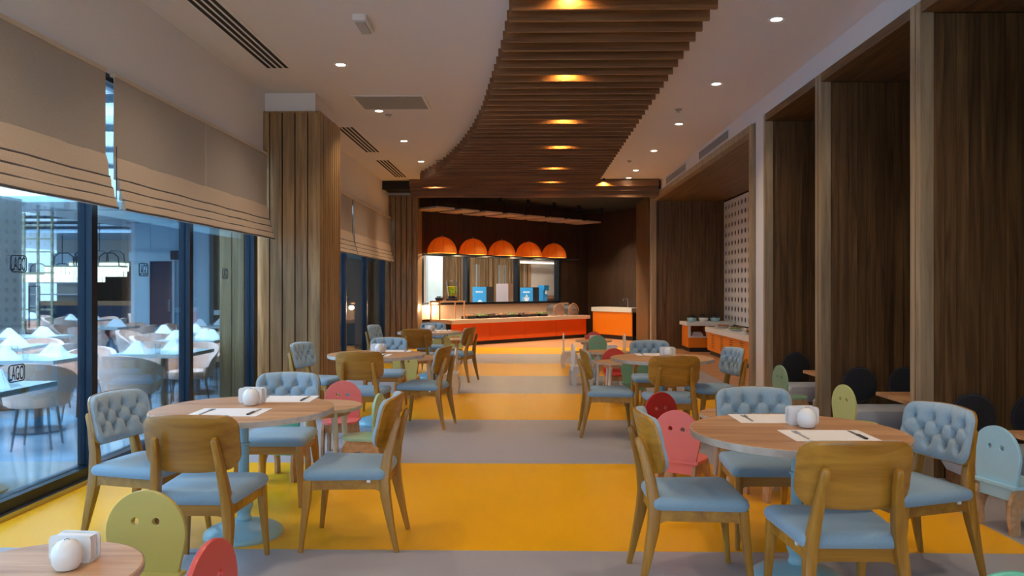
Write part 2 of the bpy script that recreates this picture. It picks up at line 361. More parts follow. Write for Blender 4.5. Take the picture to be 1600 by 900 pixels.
# ---- ceiling fixtures
def downlight_proto():
    t = thing('downlight', 'small round recessed downlight glowing in the white ceiling', 'light', (0,0,H), 0, 'recessed ceiling downlights')
    link('trim_ring', MB().lathe([(0.048, -0.001), (0.075, -0.001), (0.078, -0.006), (0.075, -0.010), (0.05, -0.006)], 24, cap=False).mesh('trim_ring', True), 'white', t)
    link('lens', MB().lathe([(0.05, -0.004), (0.05, -0.003)], 20), 'lamp', t)
    return t
dl = downlight_proto(); first = True
dl_spots = [(2.29, y) for y in (0.5, 2.7, 4.9, 7.12, 9.36, 11.63, 13.91, 16.2, 17.3)] + [(-2.04, y) for y in (-0.1, 2.1, 4.2, 6.3, 8.48, 10.7, 12.9, 15.0, 17.1)]
for (x, y) in dl_spots:
    if first: dl.location = (x, y, H); first = False
    else: copy_thing(dl, dl['label'], (x, y, H), 0, dl['group'])
    ld = bpy.data.lights.new('downlight_beam', 'SPOT'); ld.energy = 62; ld.color = (1.0, 0.78, 0.55); ld.spot_size = R(118); ld.spot_blend = 0.8; ld.shadow_soft_size = 0.05
    lo = bpy.data.objects.new('downlight_beam', ld); COL.objects.link(lo); lo.location = (x, y, H-0.02)

def slot_diffuser(y0, y1, label):
    t = thing('slot_diffuser', label, 'air vent', (-2.76, (y0+y1)/2, H))
    h = (y1-y0)/2
    link('frame', B(-0.15, 0.15, -h, h, -0.006, 0), 'white', t)
    for k in range(4): link('slot', B(-0.125+k*0.066, -0.085+k*0.066, -h+0.02, h-0.02, -0.008, -0.004), 'slot', t)
slot_diffuser(5.4, 8.6, 'long linear slot air vent in ceiling beside the blinds')
slot_diffuser(11.75, 13.95, 'linear slot air vent in ceiling just past the first timber column')
slot_diffuser(14.8, 17.1, 'linear slot air vent in ceiling closest to the buffet')
t = thing('ceiling_hatch', 'flat grey square air panel set in the white ceiling', 'ceiling panel', (-1.77, 10.2, H))
link('frame', B(-0.47, 0.47, -0.37, 0.37, -0.012, 0), 'white', t); link('grey_panel', B(-0.43, 0.43, -0.33, 0.33, -0.02, -0.010), 'hatch', t)
t = thing('emergency_light', 'small boxy emergency light fixed to the ceiling', 'light', (-1.5, 7.1, H))
link('housing', MB().prism(rrect(-0.065, 0.065, -0.19, 0.19, 0.02), -0.055, 0), 'white', t)
link('diffuser', B(-0.045, 0.045, -0.16, 0.16, -0.072, -0.053), 'grille', t)
for i, (x, y) in enumerate([(2.1, 10.7), (2.0, 15.0), (-1.0, 12.9), (-1.7, 14.9), (-1.95, 10.95)]):
    t = thing('sprinkler', 'tiny round fire sprinkler rose on the white ceiling', 'sprinkler', (x, y, H), 0, 'ceiling sprinklers')
    link('rose', MB().lathe([(0.05, 0), (0.05, -0.008), (0.03, -0.014)], 16), 'hatch', t); link('bulb', MB().lathe([(0.012, -0.014), (0.012, -0.035), (0.022, -0.037), (0.022, -0.04)], 10), 'steel', t)

# ---- curved timber slat raft
raft = thing('slat_raft', 'curved raft of brown timber slats hanging under the white ceiling', 'ceiling feature', (0, 10, H))
LC = [(3.6, -0.02), (6.02, -.10), (6.76, -.168), (7.45, -.234), (8.21, -.326), (9.03, -.433), (10.19, -.585), (11.29, -.775), (12.55, -1.05), (13.9, -1.40), (14.9, -1.735), (16.04, -2.21), (17.4, -2.32)]
def left_edge(y):
    for (a, xa), (b, xb) in zip(LC, LC[1:]):
        if a <= y <= b: return xa+(xb-xa)*(y-a)/(b-a)
    return LC[-1][1]
y = 4.05; k = 0
while y < 17.3:
    x0 = left_edge(y); x1 = 1.53
    link('slat', B(x0, x1, y-10-0.016, y-10+0.016, 3.69-H, 3.88-H), 'oak_x', raft); y += 0.27; k += 1
for xx in (0.15, 1.2): link('carrier_rail', B(xx-0.02, xx+0.02, 4.0-10, 17.3-10, 3.88-H, -0.001), 'backing', raft)
hd = thing('slat_header', 'stack of long timber boards closing the ceiling before the buffet', 'ceiling feature', (0.2, 17.6, 3.5))
for i in range(3): link('board', B(-2.85, 2.80, -0.12+i*0.1, -0.09+i*0.1, 0.26-0.09*i-(0.0 if i < 2 else 0.05), 0.41), 'oak_x', hd)
link('soffit_board', B(-2.85, 2.80, -0.12, 0.14, 0.40, 0.419), 'oak_x', hd)
SY = [4.05+0.27*i for i in range(50)]
for i, (x, yt) in enumerate([(0.30, 4.0), (0.35, 6.19), (0.433, 8.31), (0.51, 10.4), (0.55, 12.5), (0.53, 14.7), (0.53, 16.5)]):
    ys = min(SY, key=lambda q: abs(q-yt)); yy = ys-0.10
    t = thing('raft_spotlight', 'warm spotlight tucked between the timber ceiling slats', 'light', (x, yy, H), 0, 'spotlights in the slat raft')
    link('can', MB().lathe([(0.035, 0), (0.035, -0.07), (0.03, -0.07)], 16), 'frame', t); link('lens', MB().lathe([(0.026, -0.0705), (0.026, -0.0725)], 14), 'warmlamp', t)
    ld = bpy.data.lights.new('raft_beam', 'SPOT'); ld.energy = 26; ld.color = (1.0, 0.56, 0.16); ld.spot_size = R(150); ld.spot_blend = 0.6; ld.shadow_soft_size = 0.025
    lo = bpy.data.objects.new('raft_beam', ld); COL.objects.link(lo); lo.location = (x, yy, H-0.08)
for x in (0.55, 1.75):
    t = thing('header_spotlight', 'warm spotlight set in the header boards before the buffet', 'light', (x, 17.42, H), 0, 'spotlights in the header boards')
    link('can', MB().lathe([(0.03, 0), (0.03, -0.05)], 12), 'frame', t)
    ld = bpy.data.lights.new('header_beam', 'SPOT'); ld.energy = 14; ld.color = (1.0, 0.6, 0.2); ld.spot_size = R(150); ld.shadow_soft_size = 0.03
    lo = bpy.data.objects.new('header_beam', ld); COL.objects.link(lo); lo.location = (x, 17.42, H-0.07)

# ---- left glazing
def glazing(name, y0, y1, mull):
    root = struct_root(name, (XL, (y0+y1)/2, 0)); yc = (y0+y1)/2
    link('sill_frame', B(-0.05, 0.06, y0-yc, y1-yc, 0, 0.11), 'frame', root)
    link('sill_strip', B(0.06, 0.10, y0-yc, y1-yc, 0, 0.035), 'steel', root)
    link('head_frame', B(-0.05, 0.05, y0-yc, y1-yc, 3.10, 3.16), 'frame', root)
    ys = [y0] + list(mull) + [y1]
    for m in mull: link('mullion', B(-0.06, 0.05, m-0.04-yc, m+0.04-yc, 0.11, 3.10), 'frame', root)
    for a, b in zip(ys, ys[1:]): link('pane', B(-0.006, 0.006, a+0.04-yc, b-0.04-yc, 0.11, 3.10), 'glass', root)
    return root
glazing('window_1', -4, 9.62, [-2.7, -1.0, 0.7, 2.4, 4.12, 5.88, 7.6, 9.4])
glazing('window_2', 10.72, 18.5, [12.4, 14.2, 16.07, 18.0])
# stickers on the glass
def sticker(y, z, w_, h_, label):
    t = thing('glass_sticker', label, 'sticker', (XL+0.009, y, z))
    ring = curve_mesh('ring', [rrect(-w_/2, w_/2, -h_/2, h_/2, 0.028), rrect(-w_/2+.007, w_/2-.007, -h_/2+.007, h_/2-.007, 0.022)], 0.0008)
    link('border', ring, 'frame', t, rot=(R(90), 0, R(90)))
    me = text_mesh('LAGO', 0.1); xs = [v.co.x for v in me.vertices]; ys_ = [v.co.y for v in me.vertices]
    sx = (w_-0.026)/(max(xs)-min(xs)); sy = (h_-0.022)/(max(ys_)-min(ys_)); cx = (max(xs)+min(xs))/2; cy = (max(ys_)+min(ys_))/2
    for v in me.vertices: v.co.x = (v.co.x-cx)*sx; v.co.y = (v.co.y-cy)*sy
    link('lettering', me, 'frame', t, rot=(R(90), 0, R(90)))
sticker(5.05, 1.62, 0.17, 0.115, 'black rounded LAGO sticker high on the pane beside the grey outdoor pillar')
sticker(5.03, 0.90, 0.17, 0.115, 'black rounded LAGO sticker low on the pane above the outdoor table')
sticker(6.72, 1.62, 0.17, 0.115, 'black rounded LAGO sticker on the pane before the pale blue tiled wall')
sticker(8.56, 1.62, 0.17, 0.115, 'black rounded LAGO sticker on the pane before the dark slate wall')

# ---- roman blinds
def blind(y0, y1, label, zt=3.15, zb=2.07, seams=()):
    yc = (y0+y1)/2; h = (y1-y0)/2; t = thing('roman_blind', label, 'blind', (XL+0.12, yc, zb))
    link('head_rail', B(-0.03, 0.015, -h, h, zt-zb-0.03, zt-zb), 'blind', t)
    n = 24
    def sheet(prof, wob):
        vs = []; fs = []; k = len(prof); m = n+1
        for i in range(m):
            yy = -h+2*h*i/n
            for j, (px, pz) in enumerate(prof): vs.append((px+wob*math.sin(yy*7+j)*0.5+wob*0.5*math.sin(yy*19+j*2), yy, pz))
        for i in range(n):
            for j in range(k): fs.append((i*k+j, i*k+(j+1) % k, (i+1)*k+(j+1) % k, (i+1)*k+j))
        fs.append(tuple(range(k))); fs.append(tuple(range(n*k+k-1, n*k-1, -1)))
        return MB().add(vs, fs).mesh('sheet', True)
    link('sheer_panel', sheet([(0, 0.36), (0, zt-zb-0.03), (0.003, zt-zb-0.03), (0.003, 0.36)], 0.004), 'sheer', t)
    for q, (a, b_, o) in enumerate([(0.235, 0.42, 0.012), (0.150, 0.262, 0.034), (0.070, 0.178, 0.056), (0.0, 0.098, 0.078)]):
        link('fold', sheet([(o-0.008, b_), (o+0.012, (a+b_)/2+0.02), (o+0.018, a+0.012), (o+0.006, a), (o-0.010, a+0.01)], 0.003), 'blind', t)
        link('edge_line', MB().tube([(o+0.0225, -h+2*h*i/16, a+0.008+0.003*math.sin(i*1.7+q)) for i in range(17)], 0.0085, 6), 'edge_line', t)  # thin dark tube along the lower edge of each fold
    for s_ in seams: link('seam', B(-0.002, 0.006, s_-yc-0.012, s_-yc+0.012, 0.38, zt-zb-0.03), 'blind', t)
    link('hem_bar', B(0.070, 0.082, -h+0.01, h-0.01, 0.0, 0.012), 'blind', t)
    for yy in (-h-0.014,): link('cord', MB().tube([(0.03, yy, 0.02), (0.03, yy, 0.5)], 0.004, 6), 'frame', t)
blind(1.9, 5.90, 'beige roman blind whose lower folds hang over the outdoor grey pillar')
blind(6.02, 9.60, 'long beige roman blind ending at the first timber column', seams=(7.76,))
blind(-3.9, 1.8, 'beige roman blind on the entrance end of the window wall')
blind(10.85, 14.35, 'beige roman blind just past the first timber column')
blind(14.45, 18.4, 'beige roman blind ending at the second timber column', seams=(16.1,))

# ---- timber columns
def column(y0, y1, x1, label, nfront, nside, out=0.5):
    yc = (y0+y1)/2; t = thing('timber_column', label, 'column', ((XL+x1)/2, yc, 0)); cx = (XL+x1)/2
    a, b_ = XL-out-cx, x1-cx
    link('core', B(a+0.03, b_-0.035, y0-yc+0.03, y1-yc-0.03, 0, 3.64), 'backing', t)
    wv = (b_-a)/nfront
    me = B(0.008, wv-0.008, 0, 0.036, 0, 3.66).mesh('front_board')
    for i in range(nfront): link('board', me, 'colwood', t, (a+i*wv, y0-yc, 0))
    ws = (y1-y0-0.04)/nside
    me = B(-0.036, 0, 0.006, ws-0.012, 0, 3.66).mesh('side_slat')
    for i in range(nside): link('slat', me, 'colwood', t, (b_, y0-yc+0.04+i*ws, 0))
    me2 = B(0, 0.03, 0.006, ws-0.006, 0, 2.86).mesh('outer_slat')
    for i in range(nside): link('slat', me2, 'colwood', t, (a, y0-yc+0.04+i*ws, 0))
    link('top_cap', B(a, b_, y0-yc, y1-yc, 3.66, 3.68), 'colwood', t)
column(9.66, 10.72, -2.58, 'broad timber-clad column with brown boards beside the long blind', 8, 9)
column(18.5, 19.3, -2.60, 'timber-clad column with brown boards beside the orange buffet', 8, 7, 0.3)
struct('wall_column_head', MB().box(-3.5, -2.66, 9.72, 10.66, 3.68, H).box(-3.5, -2.66, 18.55, 19.2, 3.68, 3.75), 'white')

# ---- right-hand booths
def booth(y0, y1, label):
    yc = (y0+y1)/2; h = (y1-y0)/2; D = 1.72; Z = 3.66
    t = thing('booth_alcove', label, 'alcove', (XR, yc, 0))
    for s_ in (-1, 1): link('post', B(-0.05, 0.05, min(s_*h, s_*(h-0.07)), max(s_*h, s_*(h-0.07)), 0, Z), 'edge', t)
    link('lintel', B(-0.05, 0.05, -h+0.07, h-0.07, Z-0.09, Z), 'oak_y', t)
    link('soffit', B(0.05, D, -h+0.07, h-0.07, Z-0.09, Z-0.05), 'oak_y', t)
    link('backing', MB().box(0.05, D, h-0.02, h-0.004, 0, Z).box(D+0.03, D+0.05, -h, h, 0, Z), 'backing', t)
    link('near_side', B(0.05, D, -h+0.004, -h+0.05, 0, Z), 'oak', t)
    n = 18; wv = (D-0.05)/n; me = B(0.0015, wv-0.0015, 0, 0.03, 0, Z-0.09).mesh('plank')
    for i in range(n): link('plank', me, 'oak', t, (0.05+i*wv, h-0.05, 0))
    n = int((2*h-0.14)/0.093); wv = (2*h-0.14)/n; me = B(0, 0.03, 0.0015, wv-0.0015, 0, Z-0.09).mesh('plank')
    for i in range(n): link('plank', me, 'oak', t, (D, -h+0.07+i*wv, 0))
    return t
BO = {'B': (8.07, 9.90, 'tall wooden booth alcove next to the white wall strip'), 'C': (6.07, 8.05, 'tall wooden booth alcove in the middle of the row'),
      'D': (4.09, 6.05, 'tall wooden booth alcove at the end of the row away from the buffet')}
NM = {'B': 'the booth by the white wall strip', 'C': 'the middle booth', 'D': 'the booth farthest from the buffet'}
def bench(x, y, rz, label):
    t = thing('bench', label, 'bench', (x, y, 0), rz)
    L = 1.55
    link('plinth', B(0.04, L, -0.20, 0.20, 0, 0.09), 'oak_x', t)
    link('seat_cushion', MB().pad(rrect(0, L, -0.225, 0.225, 0.05), 0.09, 0.28, dome=0.004).mesh('bench_pad', True), 'bench', t)
def disc(x, y, z, label):
    t = thing('round_cushion', label, 'cushion', (x, y, z), 0, None)
    me = MB().lathe([(0.02, 0), (0.15, 0), (0.172, 0.02), (0.176, 0.04), (0.168, 0.06), (0.12, 0.078), (0.02, 0.085)], 28).mesh('plush', True)
    link('plush_pad', me, 'cushion', t, rot=(R(90), 0, 0)); link('edge_line', MB().lathe([(0.172, 0.030), (0.181, 0.036), (0.181, 0.044), (0.172, 0.05)], 28, cap=False).mesh('edge_line', True), 'cushion', t, rot=(R(90), 0, 0))
for k_, (y0, y1, lb) in BO.items():
    booth(y0, y1, lb)
    bench(XR+0.08, y1-0.07-0.24, 0, 'pale grey bench under the round cushions in ' + NM[k_])
    bench(XR+0.08, y0+0.07+0.24, 0, 'pale grey bench facing the round cushions in ' + NM[k_])
    for i, dx in enumerate((0.33, 0.80)):
        disc(XR+dx, y1-0.052, 0.475, ('round black cushion on the aisle side of ' if i == 0 else 'round black cushion deeper inside ') + NM[k_])
    yc = (y0+y1)/2
    t = thing('booth_table', 'low wooden table between the benches of ' + NM[k_], 'table', (XR+0.24, yc+0.02, 0))
    link('tabletop', MB().prism(rrect(0, 1.3, -0.33, 0.33, 0.03), 0.445, 0.475), 'top', t)
    for xx in (0.30, 1.0):
        link('pedestal', B(xx-0.05, xx+0.05, -0.05, 0.05, 0.02, 0.445), 'oak', t); link('foot', B(xx-0.16, xx+0.16, -0.14, 0.14, 0, 0.02), 'oak', t)

# ---- buffet alcove on the right wall
t = thing('buffet_alcove', 'wide wooden alcove framing the side buffet and perforated panel', 'alcove', (XR, 14.63, 0)); h = 4.2; Z = 3.66; D = 1.72
for s_ in (-1, 1): link('post', B(-0.05, 0.07, min(s_*h, s_*(h-0.12)), max(s_*h, s_*(h-0.12)), 0, Z), 'edge', t)
link('lintel', B(-0.05, 0.07, -h+0.12, h-0.12, Z-0.10, Z), 'edge', t); link('soffit', B(0.07, D, -h+0.05, h-0.05, Z-0.10, Z-0.05), 'oak_y', t)
link('backing', MB().box(0.07, D, h-0.03, h, 0, Z).box(0.07, D, -h, -h+0.04, 0, Z), 'backing', t)
n = 20; wv = (D-0.07)/n; me = B(0.0015, wv-0.0015, 0, 0.03, 0, Z-0.10).mesh('plank')
for i in range(n): link('plank', me, 'oak', t, (0.07+i*wv, h-0.06, 0))
# perforated panel with oval holes
Y0, Y1, Z0, Z1 = -4.1, 4.12, 0.62, 3.52
loops = [[(Y0, Z0), (Y1, Z0), (Y1, Z1), (Y0, Z1)]]
pt = thing('perforated_panel', 'white back panel pierced by rows of dark round holes', 'wall panel', (XR+D, 14.63, 0))
for i in range(30):
    for j in range(13):
        loops.append(circ(Y0+0.16+0.272*i, Z0+0.14+0.218*j, 0.062, 12))
link('white_sheet', curve_mesh('white_sheet', loops, 0.006), 'panel_white', pt, (-0.01, 0, 0), (R(90), 0, R(90)))
link('dark_backing', MB().box(0.03, 0.04, Y0, Y1, Z0, Z1).box(0.0, 0.02, Y0, Y1, 0, Z0), 'backing', pt)
def wall_grille(y0, y1, label):
    yc = (y0+y1)/2; h = (y1-y0)/2; t = thing('wall_grille', label, 'air vent', (XR, yc, 3.71))
    link('frame', B(-0.012, 0, -h, h, 0, 0.16), 'white', t); link('recess', B(-0.014, -0.010, -h+.02, h-.02, 0.02, 0.14), 'slot', t)
    me = B(-0.022, -0.012, -0.007, 0.007, 0.02, 0.14).mesh('blade'); n = int(2*h/0.05)
    for i in range(n): link('blade', me, 'grille', t, (0, -h+0.04+(2*h-0.08)*i/(n-1), 0))
wall_grille(11.75, 13.75, 'grey air grille high on the white wall above the perforated panel')
wall_grille(14.9, 16.95, 'grey air grille high on the white wall closest to the buffet')

# side buffet in the alcove
sb = thing('side_buffet', 'orange-fronted side buffet with white top in the alcove', 'buffet', (4.0, 14.2, 0))
link('plinth', B(0.05, 0.68, -2.9, 2.9, 0, 0.10), 'plinth', sb); link('body', B(0.02, 0.70, -2.95, 2.95, 0.10, 0.50), 'backing', sb)
link('worktop', MB().box(-0.04, 0.72, -3.0, 3.0, 0.50, 0.60), 'whitestone', sb)
for i in range(8):
    y0 = -2.95+i*0.7375; d_ = link('front_panel', B(0, 0.02, y0+0.004, y0+0.7335, 0.10, 0.495), 'amber', sb)
    for k in range(7): link('vent_slot', B(-0.004, 0.002, y0+0.12, y0+0.34, 0.18+k*0.042, 0.19+k*0.042), 'slot', d_)
cu = thing('plate_cabinet', 'white and orange low cabinet with open niche at the buffet end', 'cabinet', (3.70, 17.7, 0))
link('body', MB().box(0, 0.96, 0, 0.75, 0.10, 0.34).box(0, 0.96, 0.72, 0.75, 0.34, 0.60).box(0, 0.05, 0, 0.75, 0.34, 0.6).box(0.42, 0.96, 0, 0.75, 0.34, 0.60), 'amber', cu)
link('plinth', B(0.04, 0.92, 0.04, 0.72, 0, 0.10), 'plinth', cu); link('worktop', B(-0.05, 1.0, -0.04, 0.78, 0.60, 0.68), 'whitestone', cu)
link('niche_surround', MB().box(-0.01, 0.45, -0.012, 0.0, 0.33, 0.36).box(-0.01, 0.05, -0.012, 0, 0.36, 0.6).box(0.40, 0.45, -0.012, 0, 0.36, 0.6), 'whitestone', cu)
tag(link('paper_stack', MB().box(0.10, 0.36, 0.1, 0.4, 0.0, 0.07).box(0.13, 0.33, 0.12, 0.38, 0.07, 0.11), 'napkin', None, (3.70, 17.7, 0.34)), 'stack of white printed papers inside the cabinet niche', 'papers')

# ---- far buffet zone: wall at 45 degrees
PB = (-2.66, 19.5, 0); RB = R(45.5); MBUF = Matrix.Translation(PB) @ Matrix.Rotation(RB, 4, 'Z')
def bw(s_, out, z=0): return tuple(MBUF @ Vector((s_, -out, z)))
struct('wall_buffet', MB().box(-1.5, 7.0, 0, 0.12, 0, 1.02).box(-1.5, 7.0, 0, 0.12, 2.34, 3.75).box(5.22, 7.0, 0, 0.12, 1.02, 2.34).box(-1.5, -0.02, 0, 0.12, 1.02, 2.34), 'dark', PB, (0, 0, RB), 'dark brown buffet wall with a long window')
struct('wall_far_right', MB().box(0, 4.3, -0.05, 0.05, 0, 3.75), 'dark', (1.70, 24.62, 0), (0, 0, math.atan2(-1.5, 1.0)))
struct('wall_far_side', MB().box(3.02, 3.2, 19.2, 21.28, 0, 3.75), 'oak')
wr = struct_root('window_3', PB, RB)
link('frame_head', B(-0.02, 5.22, -0.05, 0.14, 2.28, 2.34), 'frame', wr); link('frame_sill', B(-0.02, 5.22, -0.05, 0.14, 1.02, 1.08), 'frame', wr)
for s_ in (-0.02, 1.52, 3.42, 5.14): link('mullion', B(s_, s_+0.08, -0.05, 0.14, 1.08, 2.28), 'frame', wr)
for a, b_ in ((0.06, 1.52), (1.60, 3.42), (3.50, 5.14)): link('pane', B(a, b_, 0.02, 0.028, 1.08, 2.28), 'clear', wr)
link('backsplash', B(0, 5.6, -0.03, 0.0, 0.66, 1.02), 'stone', wr)
# servery room behind the window
struct('wall_servery', MB().box(-0.8, 9.0, 2.6, 2.7, 0, 3.75).box(-0.9, -0.8, 0.12, 2.7, 0, 3.75).box(8.9, 9.0, 0.12, 2.7, 0, 3.75).box(-0.9, 9, 0.12, 2.7, 3.0, 3.05), 'tbeige', PB, (0, 0, RB))
sl = thing('servery_screen', 'screen of thin brown vertical rods behind the buffet window', 'screen', bw(0, -2.3), RB)
random.seed(3)
me = MB().tube([(0, 0, 0.2), (0, 0, 2.95)], 0.014, 6).mesh('rod')
for i in range(78): link('rod', me.copy() if i < 2 else me, 'colwood', sl, (2.75+i*0.046+random.uniform(-.010, .010), random.uniform(-.05, .05), 0))
link('board_backing', B(2.7, 6.2, 0.2, 0.24, 0.15, 2.99), 'colwood', sl)
for a, b_ in ((4.0, 4.25), (5.0, 5.45)): link('blue_panel', B(a, b_, 0.17, 0.195, 0.9, 2.2), 'ttile', sl)
link('rail', MB().box(2.7, 6.4, -0.05, 0.05, 0.15, 0.2).box(2.7, 6.4, -0.05, 0.05, 2.95, 2.99), 'frame', sl)
t = thing('notice_board', 'pale framed board behind the buffet window', 'notice board', bw(7.2, -2.5), RB)
link('frame', B(-0.75, 0.75, -0.02, 0.04, 1.10, 2.5), 'carton', t); link('sheet', B(-0.65, 0.65, -0.04, -0.02, 1.2, 2.4), 'tbeige', t)
t = thing('servery_light', 'long bright ceiling lamp hanging behind the buffet window', 'light', bw(6.2, -1.9, 2.26), RB)
link('tray', B(-0.9, 0.9, -0.12, 0.12, 0.03, 0.07), 'white', t); link('diffuser', B(-0.88, 0.88, -0.1, 0.1, 0, 0.03), 'crystal', t)
for u in (-0.7, 0.7): link('cable', MB().tube([(u, 0, 0.07), (u, 0, 0.72)], 0.006, 5), 'frame', t)
ld = area_light('servery_fill', bw(3.6, -0.42, 2.95), (0, 0, RB), 7.0, 0.5, 170, (1.0, 0.92, 0.82))  # added fill light without a fixture, brightening the servery and cartons
struct('trim_1', B(-0.02, 8.6, 0.14, 1.3, 0.98, 1.02), 'whitestone', PB, (0, 0, RB))
struct('trim_2', MB().box(0.95, 1.45, 0.9, 1.0, 1.02, 3.0), 'ttile', PB, (0, 0, RB))
# cartons on the sill behind the glass
def carton(s0, s1, hh, front, side, label, printed=True, cup=False):
    t = thing('carton', label, 'box', bw(s0+0.58, -0.62, 1.02), R(-28))
    w_ = s1-s0
    link('front_face', B(0, w_, 0, 0.02, 0, hh), front, t); link('carton_body', B(0.002, w_, 0.02, 0.40, 0, hh-0.002), side, t)
    link('top_flap', B(0.0, w_, 0.02, 0.40, hh-0.002, hh+0.006), side, t)
    if printed:
        for i in range(6): link('lettering', B(w_*0.24+i*w_*0.09, w_*0.24+i*w_*0.09+w_*0.065, -0.003, 0, hh*0.66, hh*0.75), 'print', t)
        if cup:
            link('cup_emblem', MB().lathe([(0.05, 0), (0.09, 0.10), (0.095, 0.12)], 14, Matrix.Translation((w_*0.52, 0.0, hh*0.10)) @ Matrix.Diagonal((1, 0.03, 1, 1))), 'print', t)
            link('cup_handle', MB().tube([(w_*0.52-0.09, -0.001, hh*0.10+0.10), (w_*0.52-0.14, -0.001, hh*0.10+0.08), (w_*0.52-0.12, -0.001, hh*0.10+0.03), (w_*0.52-0.07, -0.001, hh*0.10+0.03)], 0.008, 6), 'print', t)
            link('steam_emblem', MB().prism([(0.0, 0), (0.10, 0), (0.05, 0.08)], 0, 0.003, Matrix.Translation((w_*0.52-0.05, 0, hh*0.40)) @ Matrix.Rotation(R(90), 4, 'X')), 'print', t)
        else:
            link('peak_emblem', MB().prism([(0.0, 0), (0.22, 0), (0.15, 0.07), (0.10, 0.09), (0.05, 0.05)], 0, 0.003, Matrix.Translation((w_*0.3, 0, hh*0.06)) @ Matrix.Rotation(R(90), 4, 'X')), 'print', t)
carton(1.72, 2.16, 0.47, 'boxblue', 'boxblack', 'bright blue carton with white lettering and peak emblem behind the glass')
carton(2.62, 3.02, 0.56, 'cartonlight', 'carton', 'plain mauve and brown carton between the two blue cartons', False)
carton(3.60, 4.02, 0.45, 'boxblue', 'boxblack', 'bright blue carton printed with a white cup behind the glass', True, True)
t = thing('dispenser', 'slim blue drinks dispenser at the end of the buffet window', 'dispenser', bw(5.05, -0.5, 1.02), RB)
link('body', B(0, 0.17, 0, 0.2, 0, 0.5), 'boxblue', t); link('head', B(-0.03, 0.2, -0.06, 0.2, 0.37, 0.52), 'boxblue', t); link('spout', MB().tube([(0.08, -0.04, 0.37), (0.08, -0.04, 0.26)], 0.03, 8), 'ceramic', t)

# dome lampshades
def dome_mat():
    m, nt, b = nodes_mat('orange_lampshade'); b.inputs['Base Color'].default_value = (0.90, 0.40, 0.06, 1); b.inputs['Roughness'].default_value = 0.7
    tr = nt.nodes.new('ShaderNodeBsdfTranslucent'); tr.inputs[0].default_value = (0.95, 0.42, 0.06, 1)
    x = nt.nodes.new('ShaderNodeMixShader'); x.inputs[0].default_value = 0.5; out = nt.nodes['Material Output']
    nt.links.new(b.outputs[0], x.inputs[1]); nt.links.new(tr.outputs[0], x.inputs[2]); nt.links.new(x.outputs[0], out.inputs[0]); return m
M['dome'] = dome_mat()
def dome(s_, label):
    t = thing('dome_lamp', label, 'lamp', bw(s_, 0.42, 2.33), RB)
    r = 0.375; prof = [(r*math.cos(R(a)), r*1.12*math.sin(R(a))) for a in range(0, 90, 9)] + [(0.012, r*1.12)]
    inner = [(q*0.97, z*0.97) for q, z in reversed(prof)]
    link('shade', MB().lathe(prof+inner, 32, cap=False).mesh('shade', True), 'dome', t)
    for k in range(8):
        a = k*math.pi/4+0.2
        link('rib', MB().tube([(r*1.003*math.cos(R(b_))*math.cos(a), r*1.003*math.cos(R(b_))*math.sin(a), r*1.123*math.sin(R(b_))) for b_ in range(0, 91, 15)], 0.005, 5), 'carton', t)
    link('finial', MB().lathe([(0.01, r*1.12), (0.018, r*1.12+0.02), (0.006, r*1.12+0.04)], 10), 'brass', t)
    link('bulb', MB().lathe([(0.012, 0.19), (0.035, 0.15), (0.04, 0.11), (0.03, 0.075), (0.01, 0.065)], 12).mesh('bulb', True), 'crystal', t)
    link('bracket', MB().tube([(0, 0.42, 0.22), (0, 0, 0.22), (0, 0, 0.18)], 0.012, 6), 'brass', t)
    ld = bpy.data.lights.new('dome_bulb', 'POINT'); ld.energy = 40; ld.color = (1.0, 0.70, 0.36); ld.shadow_soft_size = 0.05
    lo = bpy.data.objects.new('dome_bulb', ld); COL.objects.link(lo); lo.location = bw(s_, 0.42, 2.40)
for i in range(5):
    dome(0.35+1.04*i, ['orange dome lampshade above the juice dispenser', 'orange dome lampshade above the bright blue carton with the peak emblem', 'orange dome lampshade in the middle of the row of five',
                        'orange dome lampshade above the blue carton with the cup', 'orange dome lampshade at the dark end of the row'][i])
link_rail = tag(link('lamp_rail', MB().box(-0.05, 5.2, -0.83, -0.79, 2.285, 2.31).box(-0.05, 5.2, -0.1, -0.05, 2.285, 2.31).box(-0.05, -0.02, -0.79, -0.1, 2.285, 2.31).box(5.17, 5.2, -0.79, -0.1, 2.285, 2.31), 'frame', None, PB, (0, 0, RB)), 'thin black rail under the row of orange dome lampshades', 'rail')

for i in range(6):  # added spots with hidden lenses, brightening the orange counter
    t = thing('buffet_fill_spot', 'added black ceiling spotlight brightening the orange buffet counter', 'light', bw(0.3+i*1.0, 1.55, 3.75), RB, 'added spotlights on the black buffet ceiling')
    link('can', MB().lathe([(0.01, 0), (0.05, 0), (0.05, -0.15), (0.042, -0.15), (0.042, -0.01), (0.01, -0.01)], 16, cap=False), 'frame', t); link('lens', MB().lathe([(0.038, -0.04), (0.038, -0.045)], 14), 'lamp', t)
    ld = bpy.data.lights.new('buffet_fill_beam', 'SPOT'); ld.energy = 150; ld.color = (1.0, 0.80, 0.56); ld.spot_size = R(95); ld.spot_blend = 0.7; ld.shadow_soft_size = 0.04
    lo = bpy.data.objects.new('buffet_fill_beam', ld); COL.objects.link(lo); lo.location = bw(0.3+i*1.0, 1.55, 3.59)
    lo.rotation_euler = (R(-8), 0, RB)
